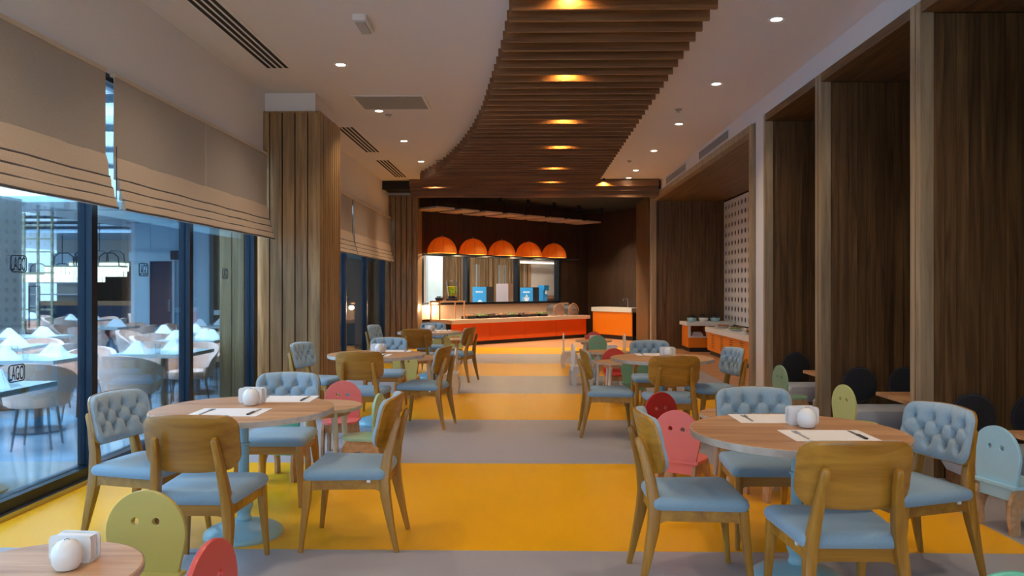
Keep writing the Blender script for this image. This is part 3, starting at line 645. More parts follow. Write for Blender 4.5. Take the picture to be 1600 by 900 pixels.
# main buffet counter
bc = thing('buffet_counter', 'long orange buffet counter with pale stone top', 'counter', bw(2.92, 0.0), RB)
CL = 2.58
link('plinth', B(-CL, CL, -0.74, -0.04, 0, 0.10), 'plinth', bc); link('body', B(-CL, CL, -0.78, -0.02, 0.10, 0.56), 'backing', bc)
for i in range(4): link('front_panel', B(-CL+i*CL/2+0.004, -CL+(i+1)*CL/2-0.004, -0.80, -0.78, 0.10, 0.555), 'orange', bc)
link('end_panel', B(CL, CL+0.02, -0.80, -0.02, 0.10, 0.555), 'orange', bc)
link('worktop', B(-CL-0.05, CL+0.10, -0.88, 0, 0.56, 0.66), 'stone', bc)
ZB = 0.66
def tray(s_, out, food, label, rz=0):
    t = thing('serving_tray', label, 'tray', bw(s_, out, ZB), RB+rz, 'food trays on the main buffet')
    link('pan', MB().prism(rrect(-0.15, 0.15, -0.13, 0.13, 0.03), 0.0, 0.07), 'darksteel', t); link('rim', curve_mesh('rim', [rrect(-0.17, 0.17, -0.15, 0.15, 0.04), rrect(-0.13, 0.13, -0.11, 0.11, 0.02)], 0.004), 'steel', t, (0, 0, 0.074))
    m = MB(); rnd = random.Random(s_*10)
    for q in range(16):
        x, y = rnd.uniform(-.12, .12), rnd.uniform(-.09, .09); rr = rnd.uniform(.025, .05)
        m.lathe([(rr*0.5, 0.06), (rr, 0.075), (rr*0.8, 0.105), (rr*0.2, 0.12)], 7, Matrix.Translation((x, y, 0)))
    f_ = link('food', m, food, t); f_['kind'] = 'stuff'
    link('serving_spoon', MB().tube([(0.02, 0.02, 0.11), (0.08, -0.08, 0.13), (0.13, -0.19, 0.12)], [0.018, 0.008, 0.008], 6), 'steel', t)
for i in range(8): tray(1.25+i*0.385, 0.40+0.06*(i % 2), ['food1', 'food2', 'food3'][i % 3], 'open steel tray of food with serving spoon on the orange buffet', 0)
def chafer(s_, label):
    t = thing('chafing_dish', label, 'chafing dish', bw(s_, 0.42, ZB), RB)
    link('base', MB().prism(rrect(-0.23, 0.23, -0.17, 0.17, 0.04), 0.03, 0.10), 'steel', t)
    vs = []; n = 12
    me = MB(); prof = [(-0.20+0.0, 0.10)] + [(-0.20*math.cos(R(a)), 0.10+0.22*math.sin(R(a))) for a in range(15, 180, 15)] + [(0.20, 0.10)]
    me.prism(prof, -0.15, 0.15, Matrix.Rotation(R(90), 4, 'X')); link('roll_top', me.mesh('roll', False), 'steel', t)
    link('hinge_ring', MB().tube([(-0.225*math.cos(R(a)), -0.16, 0.10+0.245*math.sin(R(a))) for a in range(0, 181, 15)], 0.014, 6), 'carton', t)
    for x in (-0.19, 0.19):
        for y in (-0.13, 0.13): link('foot', B(x-0.015, x+0.015, y-0.015, y+0.015, 0, 0.03), 'steel', t)
    link('handle', MB().tube([(-0.06, -0.17, 0.16), (-0.06, -0.2, 0.16), (0.06, -0.2, 0.16), (0.06, -0.17, 0.16)], 0.008, 6), 'darksteel', t)
chafer(4.55, 'domed steel chafing dish next to the open food trays'); chafer(5.2, 'domed steel chafing dish at the end of the orange buffet')
t = thing('drinks_stand', 'copper-coloured metal stand carrying the juice dispenser', 'stand', bw(0.55, 0.40, ZB), RB)
link('shelf', B(-0.42, 0.42, -0.2, 0.2, 0.44, 0.475), 'carton', t)
for x in (-0.40, 0.40):
    for y in (-0.18, 0.18): link('leg', B(x-0.012, x+0.012, y-0.012, y+0.012, 0, 0.44), 'carton', t)
t = thing('juice_dispenser', 'glass jug of yellow juice with green mint leaves', 'dispenser', bw(0.68, 0.40, ZB+0.475), RB)
link('base', MB().lathe([(0.15, 0), (0.15, 0.05), (0.09, 0.06), (0.09, 0.12)], 20), 'darksteel', t)
link('juice', MB().lathe([(0.095, 0.125), (0.125, 0.36), (0.06, 0.37)], 20).mesh('juice', True), 'juice', t)
link('jug', MB().lathe([(0.105, 0.12), (0.15, 0.48), (0.145, 0.48), (0.10, 0.13)], 24, cap=False).mesh('jug', True), 'clear', t)
m = MB()
for q in range(9):
    a = q*0.9; m.lathe([(0.005, -0.02), (0.035, 0), (0.005, 0.02)], 7, Matrix.Translation((0.11*math.cos(a)*0.9-0.02, -0.10-0.01*math.sin(a*2), 0.24+0.05*math.sin(a))))
link('mint_leaves', m, 'mintleaf', t); link('lid', MB().lathe([(0.15, 0.48), (0.155, 0.50), (0.02, 0.52)], 24), 'clear', t); link('tap', MB().tube([(0, -0.10, 0.09), (0, -0.2, 0.09), (0, -0.2, 0.05)], 0.012, 6), 'darksteel', t)
t = thing('cup_basket', 'small dark basket of blue cups on the drinks stand', 'basket', bw(0.28, 0.40, ZB+0.475), RB)
link('basket', MB().lathe([(0.085, 0), (0.12, 0.08), (0.112, 0.08), (0.08, 0.01)], 16), 'darksteel', t)
for q in range(4): link('cup', MB().lathe([(0.025, 0.02), (0.035, 0.12), (0.03, 0.12)], 10, Matrix.Translation((0.045*math.cos(q*1.57), 0.045*math.sin(q*1.57), 0))), 'sky', t)
# buffet task light where the stone glows at the column end
ld = bpy.data.lights.new('buffet_task_light', 'POINT'); ld.energy = 18; ld.color = (1.0, 0.72, 0.42); ld.shadow_soft_size = 0.05
lo = bpy.data.objects.new('buffet_task_light', ld); COL.objects.link(lo); lo.location = bw(0.3, 0.22, ZB+0.30)
t = thing('task_lamp', 'small warm lamp under the drinks stand shelf', 'lamp', bw(0.3, 0.13, ZB+0.40), RB)
link('housing', B(-0.15, 0.15, -0.03, 0.03, 0, 0.03), 'carton', t); link('lens', B(-0.14, 0.14, -0.02, 0.02, -0.008, 0), 'crystal', t); link('arm', B(-0.01, 0.01, 0.03, 0.13, 0.005, 0.02), 'carton', t)

# wash counter on the right
A2 = math.atan2(21.4-22.9, 2.97-1.97); 
wc = thing('wash_counter', 'orange washbasin counter with white top in the dark corner', 'counter', (1.97, 22.9, 0), A2)
link('plinth', B(0.02, 1.72, 0.04, 0.60, 0, 0.12), 'plinth', wc); link('body', B(0, 1.74, 0.02, 0.60, 0.12, 0.78), 'backing', wc)
for i in range(3): link('front_panel', B(i*0.58+0.003, i*0.58+0.577, 0, 0.02, 0.12, 0.775), 'amber', wc)
link('worktop', B(-0.03, 1.75, -0.03, 0.60, 0.78, 0.90), 'whitestone', wc)
tp = link('tap', MB().tube([(1.1, 0.4, 0.90), (1.1, 0.4, 1.12), (1.1, 0.34, 1.17), (1.1, 0.24, 1.15), (1.1, 0.22, 1.10)], 0.014, 8), 'steel', wc)

# acoustic panels under the black ceiling
gp = 'pale acoustic panels under the black buffet ceiling'
me = B(-0.29, 0.29, -0.45, 0.45, 0, 0.04).mesh('acoustic')
pe = B(-0.31, 0.31, -0.47, 0.47, 0.04, 0.06).mesh('acoustic_frame'); rod_ = MB().tube([(0, 0, 0.06), (0, 0, 0.375)], 0.01, 6).mesh('hanger')
for i in range(8):
    t = thing('acoustic_panel', 'pale rectangular acoustic panel hung under the black ceiling', 'ceiling panel', bw(-0.15+i*0.80, 0.72, 3.37), RB, gp)
    link('felt', me, 'acoustic', t); link('tray', pe, 'black', t); link('hanger', rod_, 'black', t)

# ================================================================== FURNITURE
# ---- dining chair (faces +Y)
def bend(x): return 0.055*(x/0.235)**2
BUT = [(-0.165, 0.055), (-0.055, 0.055), (0.055, 0.055), (0.165, 0.055), (-0.11, -0.005), (0.0, -0.005), (0.11, -0.005), (-0.165, -0.065), (-0.055, -0.065), (0.055, -0.065), (0.165, -0.065)]
def tuft_front(x, z, e):
    d = 0
    for bx, bz in BUT: d += 0.030*math.exp(-((x-bx)**2+(z-bz)**2)/0.00050)
    # diagonal folds between the buttons, and upright pleats running to the rim
    zz = z+0.005; u = (x+zz*0.917)/0.11; v = (x-zz*0.917)/0.11
    g = lambda q: math.exp(-((q-round(q))**2)/0.010)
    if -0.065 <= z <= 0.055: fold = 0.011*max(g(u), g(v))
    else: fold = 0.011*g((x-0.055)/0.11)
    return bend(x)+0.012+0.046*e-min(0.034, d+fold)*e
def make_chair():
    t = thing('dining_chair', 'x', 'chair')
    so = []
    pts = [(-0.215, -0.225), (0.215, -0.225), (0.245, 0.235), (-0.245, 0.235)]
    for (cx, cy), a0 in zip([(0.205, 0.195), (-0.205, 0.195), (-0.18, -0.19), (0.18, -0.19)], (0, 90, 180, 270)):
        for i in range(5):
            a = R(a0+22.5*i); so.append((cx+0.038*math.cos(a), cy+0.038*math.sin(a)))
    link('seat_cushion', MB().pad(so, 0.400, 0.462, ((0, .97), (.25, 1), (.5, 1), (.75, .975), (.92, .92), (1, .80)), 0.010).mesh('seat_cushion', True), 'seat', t)
    # rails with arched lower edges
    def rail(L, z1=0.40, hh=0.055, fil=0.055):
        o = [(-L/2, z1), (L/2, z1), (L/2, z1-hh-fil)]
        for i in range(1, 6):
            a = R(90*i/6); o.append((L/2-fil*(1-math.cos(a))*1.0-0.0, z1-hh-fil*(1-math.sin(a))))
        o.append((L/2-fil, z1-hh)); o.append((-L/2+fil, z1-hh))
        for i in range(5, 0, -1):
            a = R(90*i/6); o.append((-L/2+fil*(1-math.cos(a)), z1-hh-fil*(1-math.sin(a))))
        o.append((-L/2, z1-hh-fil)); return o
    fr = MB(); rx = Matrix.Rotation(R(90), 4, 'X')
    fr.prism(rail(0.42), -0.011, 0.011, Matrix.Translation((0, 0.205, 0)) @ rx)
    fr.prism(rail(0.36), -0.011, 0.011, Matrix.Translation((0, -0.205, 0)) @ rx)
    for s_ in (-1, 1): fr.prism(rail(0.42), -0.011, 0.011, Matrix.Translation((s_*0.198, 0, 0)) @ Matrix.Rotation(R(90-s_*3), 4, 'Z') @ rx)
    link('seat_frame', fr, 'chairwood_x', t)
    for s_ in (-1, 1):
        link('leg', MB().tube([(s_*0.205, 0.205, 0.40), (s_*0.208, 0.212, 0.30), (s_*0.216, 0.232, 0.12), (s_*0.222, 0.245, 0)], [0.024, 0.023, 0.016, 0.012], 12, 1.0).mesh('front_leg', True), 'chairwood', t)
        link('leg', MB().tube([(s_*0.205, -0.285, 0), (s_*0.200, -0.258, 0.12), (s_*0.190, -0.222, 0.30), (s_*0.180, -0.212, 0.40), (s_*0.165, -0.228, 0.52), (s_*0.150, -0.262, 0.66), (s_*0.145, -0.285, 0.725), (s_*0.1445, -0.290, 0.738)],
                              [0.012, 0.016, 0.025, 0.027, 0.023, 0.018, 0.016, 0.010], 12, 1.15).mesh('rear_leg', True), 'chairwood', t)
    tilt = (R(13), 0, 0); bl = (0, -0.252, 0.695)
    link('back_shell', panel(0.47, 0.285, 0.075, lambda x, z, e: bend(x)+0.012, lambda x, z, e: bend(x)-0.006*e, 16, 12, 0.014).mesh('back_shell', True), 'chairwood_x', t, bl, tilt)
    bc_ = link('back_cushion', panel(0.462, 0.277, 0.072, tuft_front, lambda x, z, e: bend(x)+0.011, 60, 38, 0.014).mesh('back_cushion', True), 'tuft', t, bl, tilt)
    bt = MB().lathe([(0.002, 0.004), (0.009, 0.002), (0.010, -0.002), (0.002, -0.004)], 8, Matrix.Rotation(R(90), 4, 'X')).mesh('button', True)
    for bx, bz in BUT: link('button', bt, 'button', bc_, (bx, bend(bx)+0.028, bz+0.014*(1-(bx/0.231)**2)*(bz/0.1385+1)/2))
    link('care_tag', B(-0.2, -0.17, -0.01, 0.01, 0.385, 0.40), 'tag', t, (-0.012, -0.13, 0))
    return t
chair0 = make_chair(); chair_first = [True]
def chair(x, y, fx, fy, label):
    rz = math.atan2(fy, fx)-math.pi/2
    if chair_first[0]:
        chair0.location = (x, y, 0); chair0.rotation_euler = (0, 0, rz); chair0['label'] = label; chair0['group'] = 'blue-seated dining chairs'; chair_first[0] = False; return chair0
    return copy_thing(chair0, label, (x, y, 0), rz, 'blue-seated dining chairs')

# ---- round table on a turned pedestal
def make_table():
    t = thing('round_table', 'x', 'table'); Rr = 0.52
    link('tabletop', MB().lathe([(0.02, 0.716), (Rr-0.004, 0.716), (Rr-0.003, 0.7495), (Rr-0.008, 0.7515), (0.02, 0.7515)], 56), 'top', t)
    link('edge_band', MB().lathe([(Rr-0.003, 0.716), (Rr, 0.717), (Rr, 0.749), (Rr-0.003, 0.7495)], 56, cap=False), 'topedge', t)
    link('base', MB().lathe([(0.225, 0), (0.228, 0.012), (0.222, 0.028), (0.20, 0.045), (0.15, 0.065), (0.09, 0.082), (0.055, 0.09)], 36).mesh('base', True), 'bluemetal', t)
    link('column', MB().lathe([(0.042, 0.088), (0.046, 0.10), (0.040, 0.112), (0.038, 0.13), (0.042, 0.142), (0.052, 0.165), (0.054, 0.19), (0.046, 0.215), (0.034, 0.24), (0.031, 0.30), (0.029, 0.53),
                               (0.037, 0.535), (0.037, 0.545), (0.028, 0.55), (0.028, 0.68), (0.06, 0.70), (0.10, 0.716)], 24).mesh('column', True), 'bluemetal', t)
    return t
tab0 = make_table(); tab_first = [True]
def table(x, y, label, rz=0):
    if tab_first[0]:
        tab0.location = (x, y, 0); tab0['label'] = label; tab0['group'] = 'round dining tables'; tab_first[0] = False; return tab0
    return copy_thing(tab0, label, (x, y, 0), rz, 'round dining tables')
# ---- table setting pieces
hold0 = None
def napkin_holder(x, y, z, rz, where):
    t = thing('napkin_holder', 'white napkin holder on ' + where, 'napkin holder', (x, y, z), rz, 'napkin holders')
    for s_ in (-1, 1): link('side_plate', panel(0.155, 0.092, 0.018, lambda x_, z_, e, s=s_: 0.003, lambda x_, z_, e: -0.003, 8, 8).mesh('plate', True), 'ceramic', t, (0, s_*0.026, 0.048))
    link('tray', MB().prism(rrect(-0.07, 0.07, -0.028, 0.028, 0.01), 0, 0.012), 'ceramic', t); link('napkins', B(-0.066, 0.066, -0.02, 0.02, 0.012, 0.088), 'napkin', t)
def shaker(x, y, z, where):
    me = MB().lathe([(0.026, 0), (0.036, 0.004), (0.048, 0.025), (0.0505, 0.05), (0.045, 0.076), (0.030, 0.094), (0.012, 0.101), (0.002, 0.1015)], 24).mesh('egg', True)
    t = thing('egg_shaker', 'white egg-shaped shaker on ' + where, 'shaker', (x, y, z), 0, 'egg-shaped shakers')
    link('body', me, 'ceramic', t)
    for k in range(3): link('pour_hole', MB().lathe([(0.0025, 0.0995), (0.0025, 0.1025)], 6), 'slot', t, (0.007*math.cos(k*2.1), 0.007*math.sin(k*2.1), 0))
def placemat(x, y, z, rz, where, side):
    tag(link('paper_placemat', B(-0.20, 0.20, -0.14, 0.14, 0, 0.0012), 'napkin', None, (x, y, z), (0, 0, rz)), 'white placemat, %s side of %s' % (side, where), 'placemat', 'paper placemats')
    c, s_ = math.cos(rz), math.sin(rz)
    def at(u, v): return (x+u*c-v*s_, y+u*s_+v*c, z+0.0014)
    k = thing('knife', 'dark knife, %s side of %s' % (side, where), 'knife', at(0.14, 0), rz, 'dinner knives')
    link('blade', MB().prism([(-0.008, 0), (0.008, 0), (0.009, 0.10), (-0.002, 0.115)], 0, 0.003), 'steel', k); link('handle', B(-0.007, 0.007, -0.1, 0.0, 0, 0.007), 'darksteel', k)
    f = thing('fork', 'steel fork, %s side of %s' % (side, where), 'fork', at(-0.13, 0), rz, 'dinner forks')
    link('handle', B(-0.005, 0.005, -0.1, 0.04, 0, 0.004), 'steel', f); link('tines', MB().box(-0.012, 0.012, 0.04, 0.06, 0, 0.004).box(-0.012, -0.008, 0.06, 0.1, 0, 0.004).box(-0.002, 0.002, 0.06, 0.1, 0, 0.004).box(0.008, 0.012, 0.06, 0.1, 0, 0.004), 'steel', f)

TB = {'L1': (-1.67, 4.55, 'the round table by the glazing'), 'L2': (-1.61, 8.31, 'the round table by the broad column'),
      'L3': (-1.57, 12.57, 'the round table nearest the orange counter'), 'R1': (1.35, 3.88, 'the round table beside the coral pink chair'),
      'R2': (1.39, 7.93, 'the round table before the side buffet')}
CH = {'L1': [(-1.64, 3.97, 0, 1), (-2.21, 4.50, .98, -.2), (-1.72, 5.36, 0, -1), (-1.00, 4.47, -1, 0)],
      'L2': [(-1.63, 7.75, 0, 1), (-2.33, 8.66, .97, -.25), (-1.70, 9.36, 0, -1), (-1.08, 8.20, -.97, .2)],
      'L3': [(-1.65, 11.84, 0, 1), (-2.33, 12.81, .97, -.25), (-1.65, 13.5, 0, -1), (-1.09, 12.18, -.95, .3)],
      'R1': [(1.34, 3.39, 0, 1), (0.83, 3.91, 1, 0), (1.40, 4.58, 0, -1), (1.97, 4.05, -.96, -.28)],
      'R2': [(1.36, 7.33, 0, 1), (0.82, 7.75, 1, 0), (1.45, 8.90, 0, -1), (1.93, 7.99, -.97, -.2)]}
for k_, (x, y, nm) in TB.items():
    table(x, y, 'round oak-topped table on pale blue pedestal, ' + nm.replace('the round table ', ''))
    sides = {'L': ('with wooden back outward, at ', 'window side of ', 'buffet side of ', 'aisle side of '),
             'R': ('with wooden back outward, at ', 'aisle side of ', 'buffet side of ', 'booth side of ')}[k_[0]]
    for q_, ((cx, cy, fx, fy), sd) in enumerate(zip(CH[k_], sides)):
        chair(cx, cy, fx, fy, ('oak chair ' if q_ == 0 else 'blue tufted oak chair, ') + sd + nm)
    zt = 0.7517
    if k_[0] == 'L':
        napkin_holder(x-0.02, y+0.20, zt, R(-8), nm); shaker(x+0.01, y+0.09, zt, nm)
        placemat(x-0.02, y-0.17, zt, 0.0, nm, 'far-from-buffet'); placemat(x+0.12, y+0.36, zt, R(2), nm, 'buffet')
    else:
        napkin_holder(x+0.085, y+0.17, zt, R(6), nm); shaker(x+0.075, y+0.075, zt, nm)
        placemat(x+0.10, y-0.14, zt, 0.0, nm, 'far-from-buffet'); placemat(x-0.02, y+0.34, zt, 0.0, nm, 'buffet')

# ---- children's chairs: egg-shaped back with two eye holes (faces +Y)
def egg_outline(w_, z0, z1, n=36):
    o = []; zc = z1-w_*0.52; 
    for i in range(n+1):
        a = R(-12+204*i/n); o.append((w_/2*math.cos(a), zc+w_*0.52*math.sin(a)))
    o += [(-w_*0.37, z0+0.03), (-w_*0.34, z0), (w_*0.34, z0), (w_*0.37, z0+0.03)]
    return o
BACK = curve_mesh('kid_back', [egg_outline(0.335, 0.20, 0.625), circ(-0.045, 0.50, 0.018), circ(0.045, 0.50, 0.018)], 0.008, 0.002)
so = [(0.155*math.cos(R(a)), 0.02+0.14*math.sin(R(a))) for a in range(0, 181, 12)] + [(-0.155, -0.16), (0.155, -0.16)]
SEAT = MB().prism(so, 0.275, 0.293).mesh('kid_seat')
lo_ = [(-0.15, 0.0), (-0.168, 0.09), (-0.165, 0.18), (-0.14, 0.25), (-0.12, 0.275), (0.10, 0.275), (0.13, 0.23), (0.15, 0.13), (0.155, 0.0), (0.095, 0.0), (0.09, 0.10)] + \
      [(0.0+0.085*math.cos(R(a)), 0.12+0.075*math.sin(R(a))) for a in range(15, 180, 15)] + [(-0.095, 0.10), (-0.09, 0.0)]
LEGP = MB().prism(lo_, -0.011, 0.011).mesh('kid_leg')
APR = MB().box(-0.115, 0.115, 0.085, 0.10, 0.20, 0.275).mesh('kid_apron')
KID = {}
def kid(x, y, fx, fy, colr, label):
    rz = math.atan2(fy, fx)-math.pi/2
    if colr not in KID:
        t = thing('kids_chair', label, 'kids chair', (x, y, 0), rz, 'children chairs with eye-hole backs')
        def withmat(me, m): 
            c = me.copy(); c.materials.clear(); c.materials.append(M[m]); return c
        pl = 'plyedge' if colr in ('kwhite',) else 'ply'
        link('backrest', withmat(BACK, colr), None, t, (0, -0.13, 0), (R(90), 0, 0)); link('seat', withmat(SEAT, colr), None, t)
        for s_ in (-1, 1): link('leg_panel', withmat(LEGP, pl), None, t, (s_*0.128, -0.01, 0), (R(90), 0, R(90)))
        link('apron', withmat(APR, pl), None, t)
        KID[colr] = t; return t
    return copy_thing(KID[colr], label, (x, y, 0), rz, 'children chairs with eye-hole backs')
def make_ktable():
    t = thing('kids_table', 'x', 'table')
    link('tabletop', MB().lathe([(0.02, 0.475), (0.33, 0.475), (0.333, 0.48), (0.333, 0.498), (0.328, 0.502), (0.02, 0.502)], 44), 'top', t)
    link('edge_band', MB().lathe([(0.333, 0.477), (0.3345, 0.478), (0.3345, 0.499), (0.333, 0.50)], 44, cap=False), 'topedge', t)
    for k in range(4):
        a = R(45+90*k); link('leg', MB().tube([(0.21*math.cos(a), 0.21*math.sin(a), 0.475), (0.25*math.cos(a), 0.25*math.sin(a), 0)], [0.026, 0.02], 10), 'plyedge', t)
    link('apron', MB().lathe([(0.22, 0.43), (0.235, 0.43), (0.235, 0.475), (0.22, 0.475)], 32, cap=False), 'ply', t)
    return t
kt0 = make_ktable(); kt_first = [True]
def ktable(x, y, label):
    if kt_first[0]:
        kt0.location = (x, y, 0); kt0['label'] = label; kt0['group'] = 'low round children tables'; kt_first[0] = False
    else: copy_thing(kt0, label, (x, y, 0), 0, 'low round children tables')
KT = {'K0': (-1.65, 2.57, 'the low table beside the olive chair'), 'K1': (-1.68, 6.30, 'the low table beside the mint green chair'),
      'K2': (-1.49, 10.72, 'the low table beside the broad column tables'), 'K3': (-1.46, 14.54, 'the low table nearest the orange counter'),
      'KR1': (1.66, 5.92, 'the low table beside the dark red chair'), 'KR2': (1.24, 10.12, 'the low table past the booths with dark green and red chairs'),
      'KR3': (1.24, 11.75, 'the low table with a single white chair'), 'KR4': (1.24, 14.22, 'the low table with two white chairs')}
for k_, (x, y, nm) in KT.items(): ktable(x, y, 'low round oak-topped children table, ' + nm.replace('the low table ', ''))
for (x, y, fx, fy, c, lb) in [
    (-1.57, 3.03, -.05, -1, 'olive', 'olive kids chair with eye holes beside a bright red one'),
    (-1.17, 2.55, -1, .1, 'red', 'bright red kids chair beside the olive kids chair'),
    (-1.64, 6.80, 0.03, -1, 'pink', 'coral red kids chair at the low table past the glazing table'),
    (-1.29, 6.10, -1, .1, 'mint', 'mint green kids chair with its side to the aisle'),
    (-1.85, 5.94, .15, 1, 'teal', 'teal kids chair partly hidden by the round table near the glazing'),
    (-1.57, 10.24, .1, 1, 'lime', 'yellow-green kids chair under the edge of the broad column table'),
    (-1.10, 10.72, -1, 0, 'kwhite', 'white kids chair at the low table past the broad column'),
    (-1.52, 14.06, 0, 1, 'lime', 'yellow-green kids chair nearest the orange buffet counter'),
    (-1.38, 15.02, 0, -1, 'lime', 'yellow-green kids chair facing away from the orange buffet counter'),
    (1.10, 5.40, .55, .83, 'pink', 'coral pink kids chair behind the aisle chair of the end booth table'),
    (1.14, 6.10, .5, -.85, 'crimson', 'dark red kids chair just behind the coral pink one'),
    (1.72, 5.46, -.3, 1, 'red', 'red kids chair mostly hidden behind a round table near the coral pink one'),
    (1.34, 9.70, 0, 1, 'green', 'dark green kids chair under the round table opposite the booths'),
    (1.22, 10.58, .05, -1, 'red', 'red kids chair facing the dark green kids chair'),
    (0.84, 11.70, 1, .1, 'kwhite', 'white kids chair on the aisle beside the dark green and red kids chairs'),
    (0.82, 14.30, 1, 0, 'kwhite', 'white kids chair on the aisle side of the low table near the washbasin counter'),
    (1.66, 14.15, -1, 0, 'kwhite', 'white kids chair on the booth side of the low table near the washbasin counter'),
    (1.29, 14.66, 0, -1, 'red', 'red kids chair between the two white kids chairs'),
    (1.27, 13.77, 0.1, 1, 'green', 'green kids chair with its back to the hall between the white kids chairs'),
    (2.87, 8.42, 1, .15, 'sage', 'pale green kids chair at the alcove next to the white wall strip'),
    (2.87, 6.75, 1, .2, 'lime', 'pale yellow-green kids chair at the middle booth alcove'),
    (2.97, 4.76, .97, .25, 'sky', 'sky blue kids chair at the alcove farthest from the buffet'),
    (1.43, 2.43, 0, 1, 'teal', 'teal green kids chair of which only the rounded top shows')]:
    kid(x, y, fx, fy, c, lb)
napkin_holder(KT['K0'][0]+0.06, KT['K0'][1]+0.13, 0.502, R(-4), KT['K0'][2]); shaker(KT['K0'][0]+0.085, KT['K0'][1]+0.04, 0.502, KT['K0'][2])
napkin_holder(1.52, 5.82, 0.502, R(20), KT['KR1'][2]); napkin_holder(1.30, 11.75, 0.502, 0, KT['KR3'][2]); napkin_holder(1.24, 14.2, 0.502, 0, KT['KR4'][2])

# side buffet food
gi = 'dishes on the side buffet'
def platter(x, y, z, food, label, rr=0.16):
    t = thing('platter', label, 'platter', (x, y, z), 0, gi)
    link('dish', MB().lathe([(rr*0.6, 0), (rr, 0.035), (rr*0.97, 0.038), (rr*0.58, 0.008)], 24).mesh('dish', True), 'ceramic', t)
    m = MB(); rnd = random.Random(x*7+y)
    for q in range(14):
        a = rnd.uniform(0, 6.28); r_ = rnd.uniform(0, rr*0.7); q_ = rnd.uniform(.02, .045)
        m.lathe([(q_*0.5, 0.01), (q_, 0.03), (q_*0.7, 0.06), (q_*0.2, 0.075)], 7, Matrix.Translation((r_*math.cos(a), r_*math.sin(a), 0)))
    link('food', m, food, t)['kind'] = 'stuff'
for i in range(9): platter(4.22+0.16*(i % 2), 16.7-i*0.55, 0.60, ['food1', 'food3', 'food2'][i % 3], 'white dish of food on the white-topped side buffet')
for i in range(3):
    t = thing('serving_pot', ('white' if i == 1 else 'blue')+' dark-lidded pot in the row on the cabinet by the plank wall', 'pot', (3.85+i*0.27, 18.05, 0.68), 0, 'lidded pots on the cabinet')
    link('bowl', MB().lathe([(0.07, 0), (0.11, 0.05), (0.11, 0.09)], 18).mesh('bowl', True), 'ceramic' if i == 1 else 'bluemetal', t); link('lid', MB().lathe([(0.113, 0.09), (0.10, 0.12), (0.05, 0.145), (0.015, 0.15), (0.018, 0.17), (0.004, 0.175)], 18).mesh('lid', True), 'darksteel', t)
t = thing('dispenser_jar', 'tall glass jar dispenser with brass lid before the perforated panel', 'dispenser', (4.55, 12.6, 0.60))
link('jar', MB().lathe([(0.09, 0.06), (0.11, 0.1), (0.11, 0.42), (0.08, 0.46)], 20).mesh('jar', True), 'ceramic', t); link('base', MB().lathe([(0.12, 0), (0.12, 0.05), (0.09, 0.06)], 20), 'darksteel', t); link('lid', MB().lathe([(0.09, 0.46), (0.1, 0.5), (0.02, 0.55)], 20), 'brass', t)

# ================================================================== TERRACE BEYOND THE GLASS
struct('floor_terrace', B(-22, -3.42, -4, 30, -0.12, -0.01), 'tfloor', label='glossy blue marble floor of the restaurant beyond the glass')
tc_ = struct('ceiling_terrace', MB().box(-18, -14.5, 3.2, 30, 2.9, 3.0).box(-14.5, -9.5, 3.2, 8, 2.9, 3.0).box(-14.5, -9.5, 20, 30, 2.9, 3.0).box(-9.5, -9.2, 3.2, 30, 2.9, 3.0).box(-9.2, -3.62, 12.8, 30, 2.9, 3.0), 'tceil')  # openings shaped to let the added fill lights through
for i in range(9): link('light_strip', B(-9.2 if i > 2 else -9.49, -5 if i > 2 else -9.21, 9+i*1.7, 9.06+i*1.7, 2.885, 2.9), 'steel', tc_)
# unseen roof lights added to frame the terrace fill lights
def added_rooflight(name, x0, x1, y0, y1, z):
    r_ = struct_root(name, ((x0+x1)/2, (y0+y1)/2, z)); hx, hy = (x1-x0)/2, (y1-y0)/2; n = int(round((y1-y0)/1.5))
    for i in range(n+1): link('glazing_bar', B(-hx, hx, -hy+i*2*hy/n-0.03, -hy+i*2*hy/n+0.03, 0, 0.08), 'frame', r_)
    for s_ in (-1, 1): link('edge_bar', B(s_*hx-0.03, s_*hx+0.03, -hy, hy, 0, 0.08), 'frame', r_)
    for i in range(n): link('pane', B(-hx+0.03, hx-0.03, -hy+i*2*hy/n+0.03, -hy+(i+1)*2*hy/n-0.03, 0.03, 0.04), 'clear', r_)
added_rooflight('window_added_6', -9.15, -3.68, -3.9, 12.75, 3.45); added_rooflight('window_added_7', -14.5, -9.5, 8.0, 20.0, 3.0)
struct('wall_terrace_tile', MB().box(-8.75, -7.0, 17.0, 17.2, 0, 2.9), 'ttile', label='pale blue tiled wall beyond the glass')
tiles = bpy.data.objects['wall_terrace_tile']
struct('wall_terrace_slate', MB().box(-7.2, -7.0, 17.2, 23, 0, 2.9), 'tdark')
sw = bpy.data.objects['wall_terrace_slate']
me = B(0, 0.02, 0.008, 1.142, 0.008, 0.717).mesh('slate_tile')
for i in range(5):
    for j in range(4): link('tile', me, 'tdark', sw, (-7.0, 17.2+i*1.15, j*0.725))
me = B(0.006, 0.434, -0.018, 0, 0.006, 0.574).mesh('wall_tile')
for i in range(4):
    for j in range(5):
        if not (j < 3 and 1 <= i <= 1): link('tile', me, 'ttile', tiles, (-8.75+i*0.4375, 17.0, j*0.58))
dr = struct_root('door_1', (-8.05, 16.97, 0))
link('door_leaf', B(-0.25, 0.25, -0.02, 0.0, 0, 2.05), 'navy', dr); link('frame', MB().box(-0.32, -0.25, -0.05, 0.02, 0, 2.12).box(0.25, 0.30, -0.05, 0.02, 0, 2.12).box(-0.7, 0.42, -0.08, 0.02, 2.05, 2.25), 'ttile', dr)
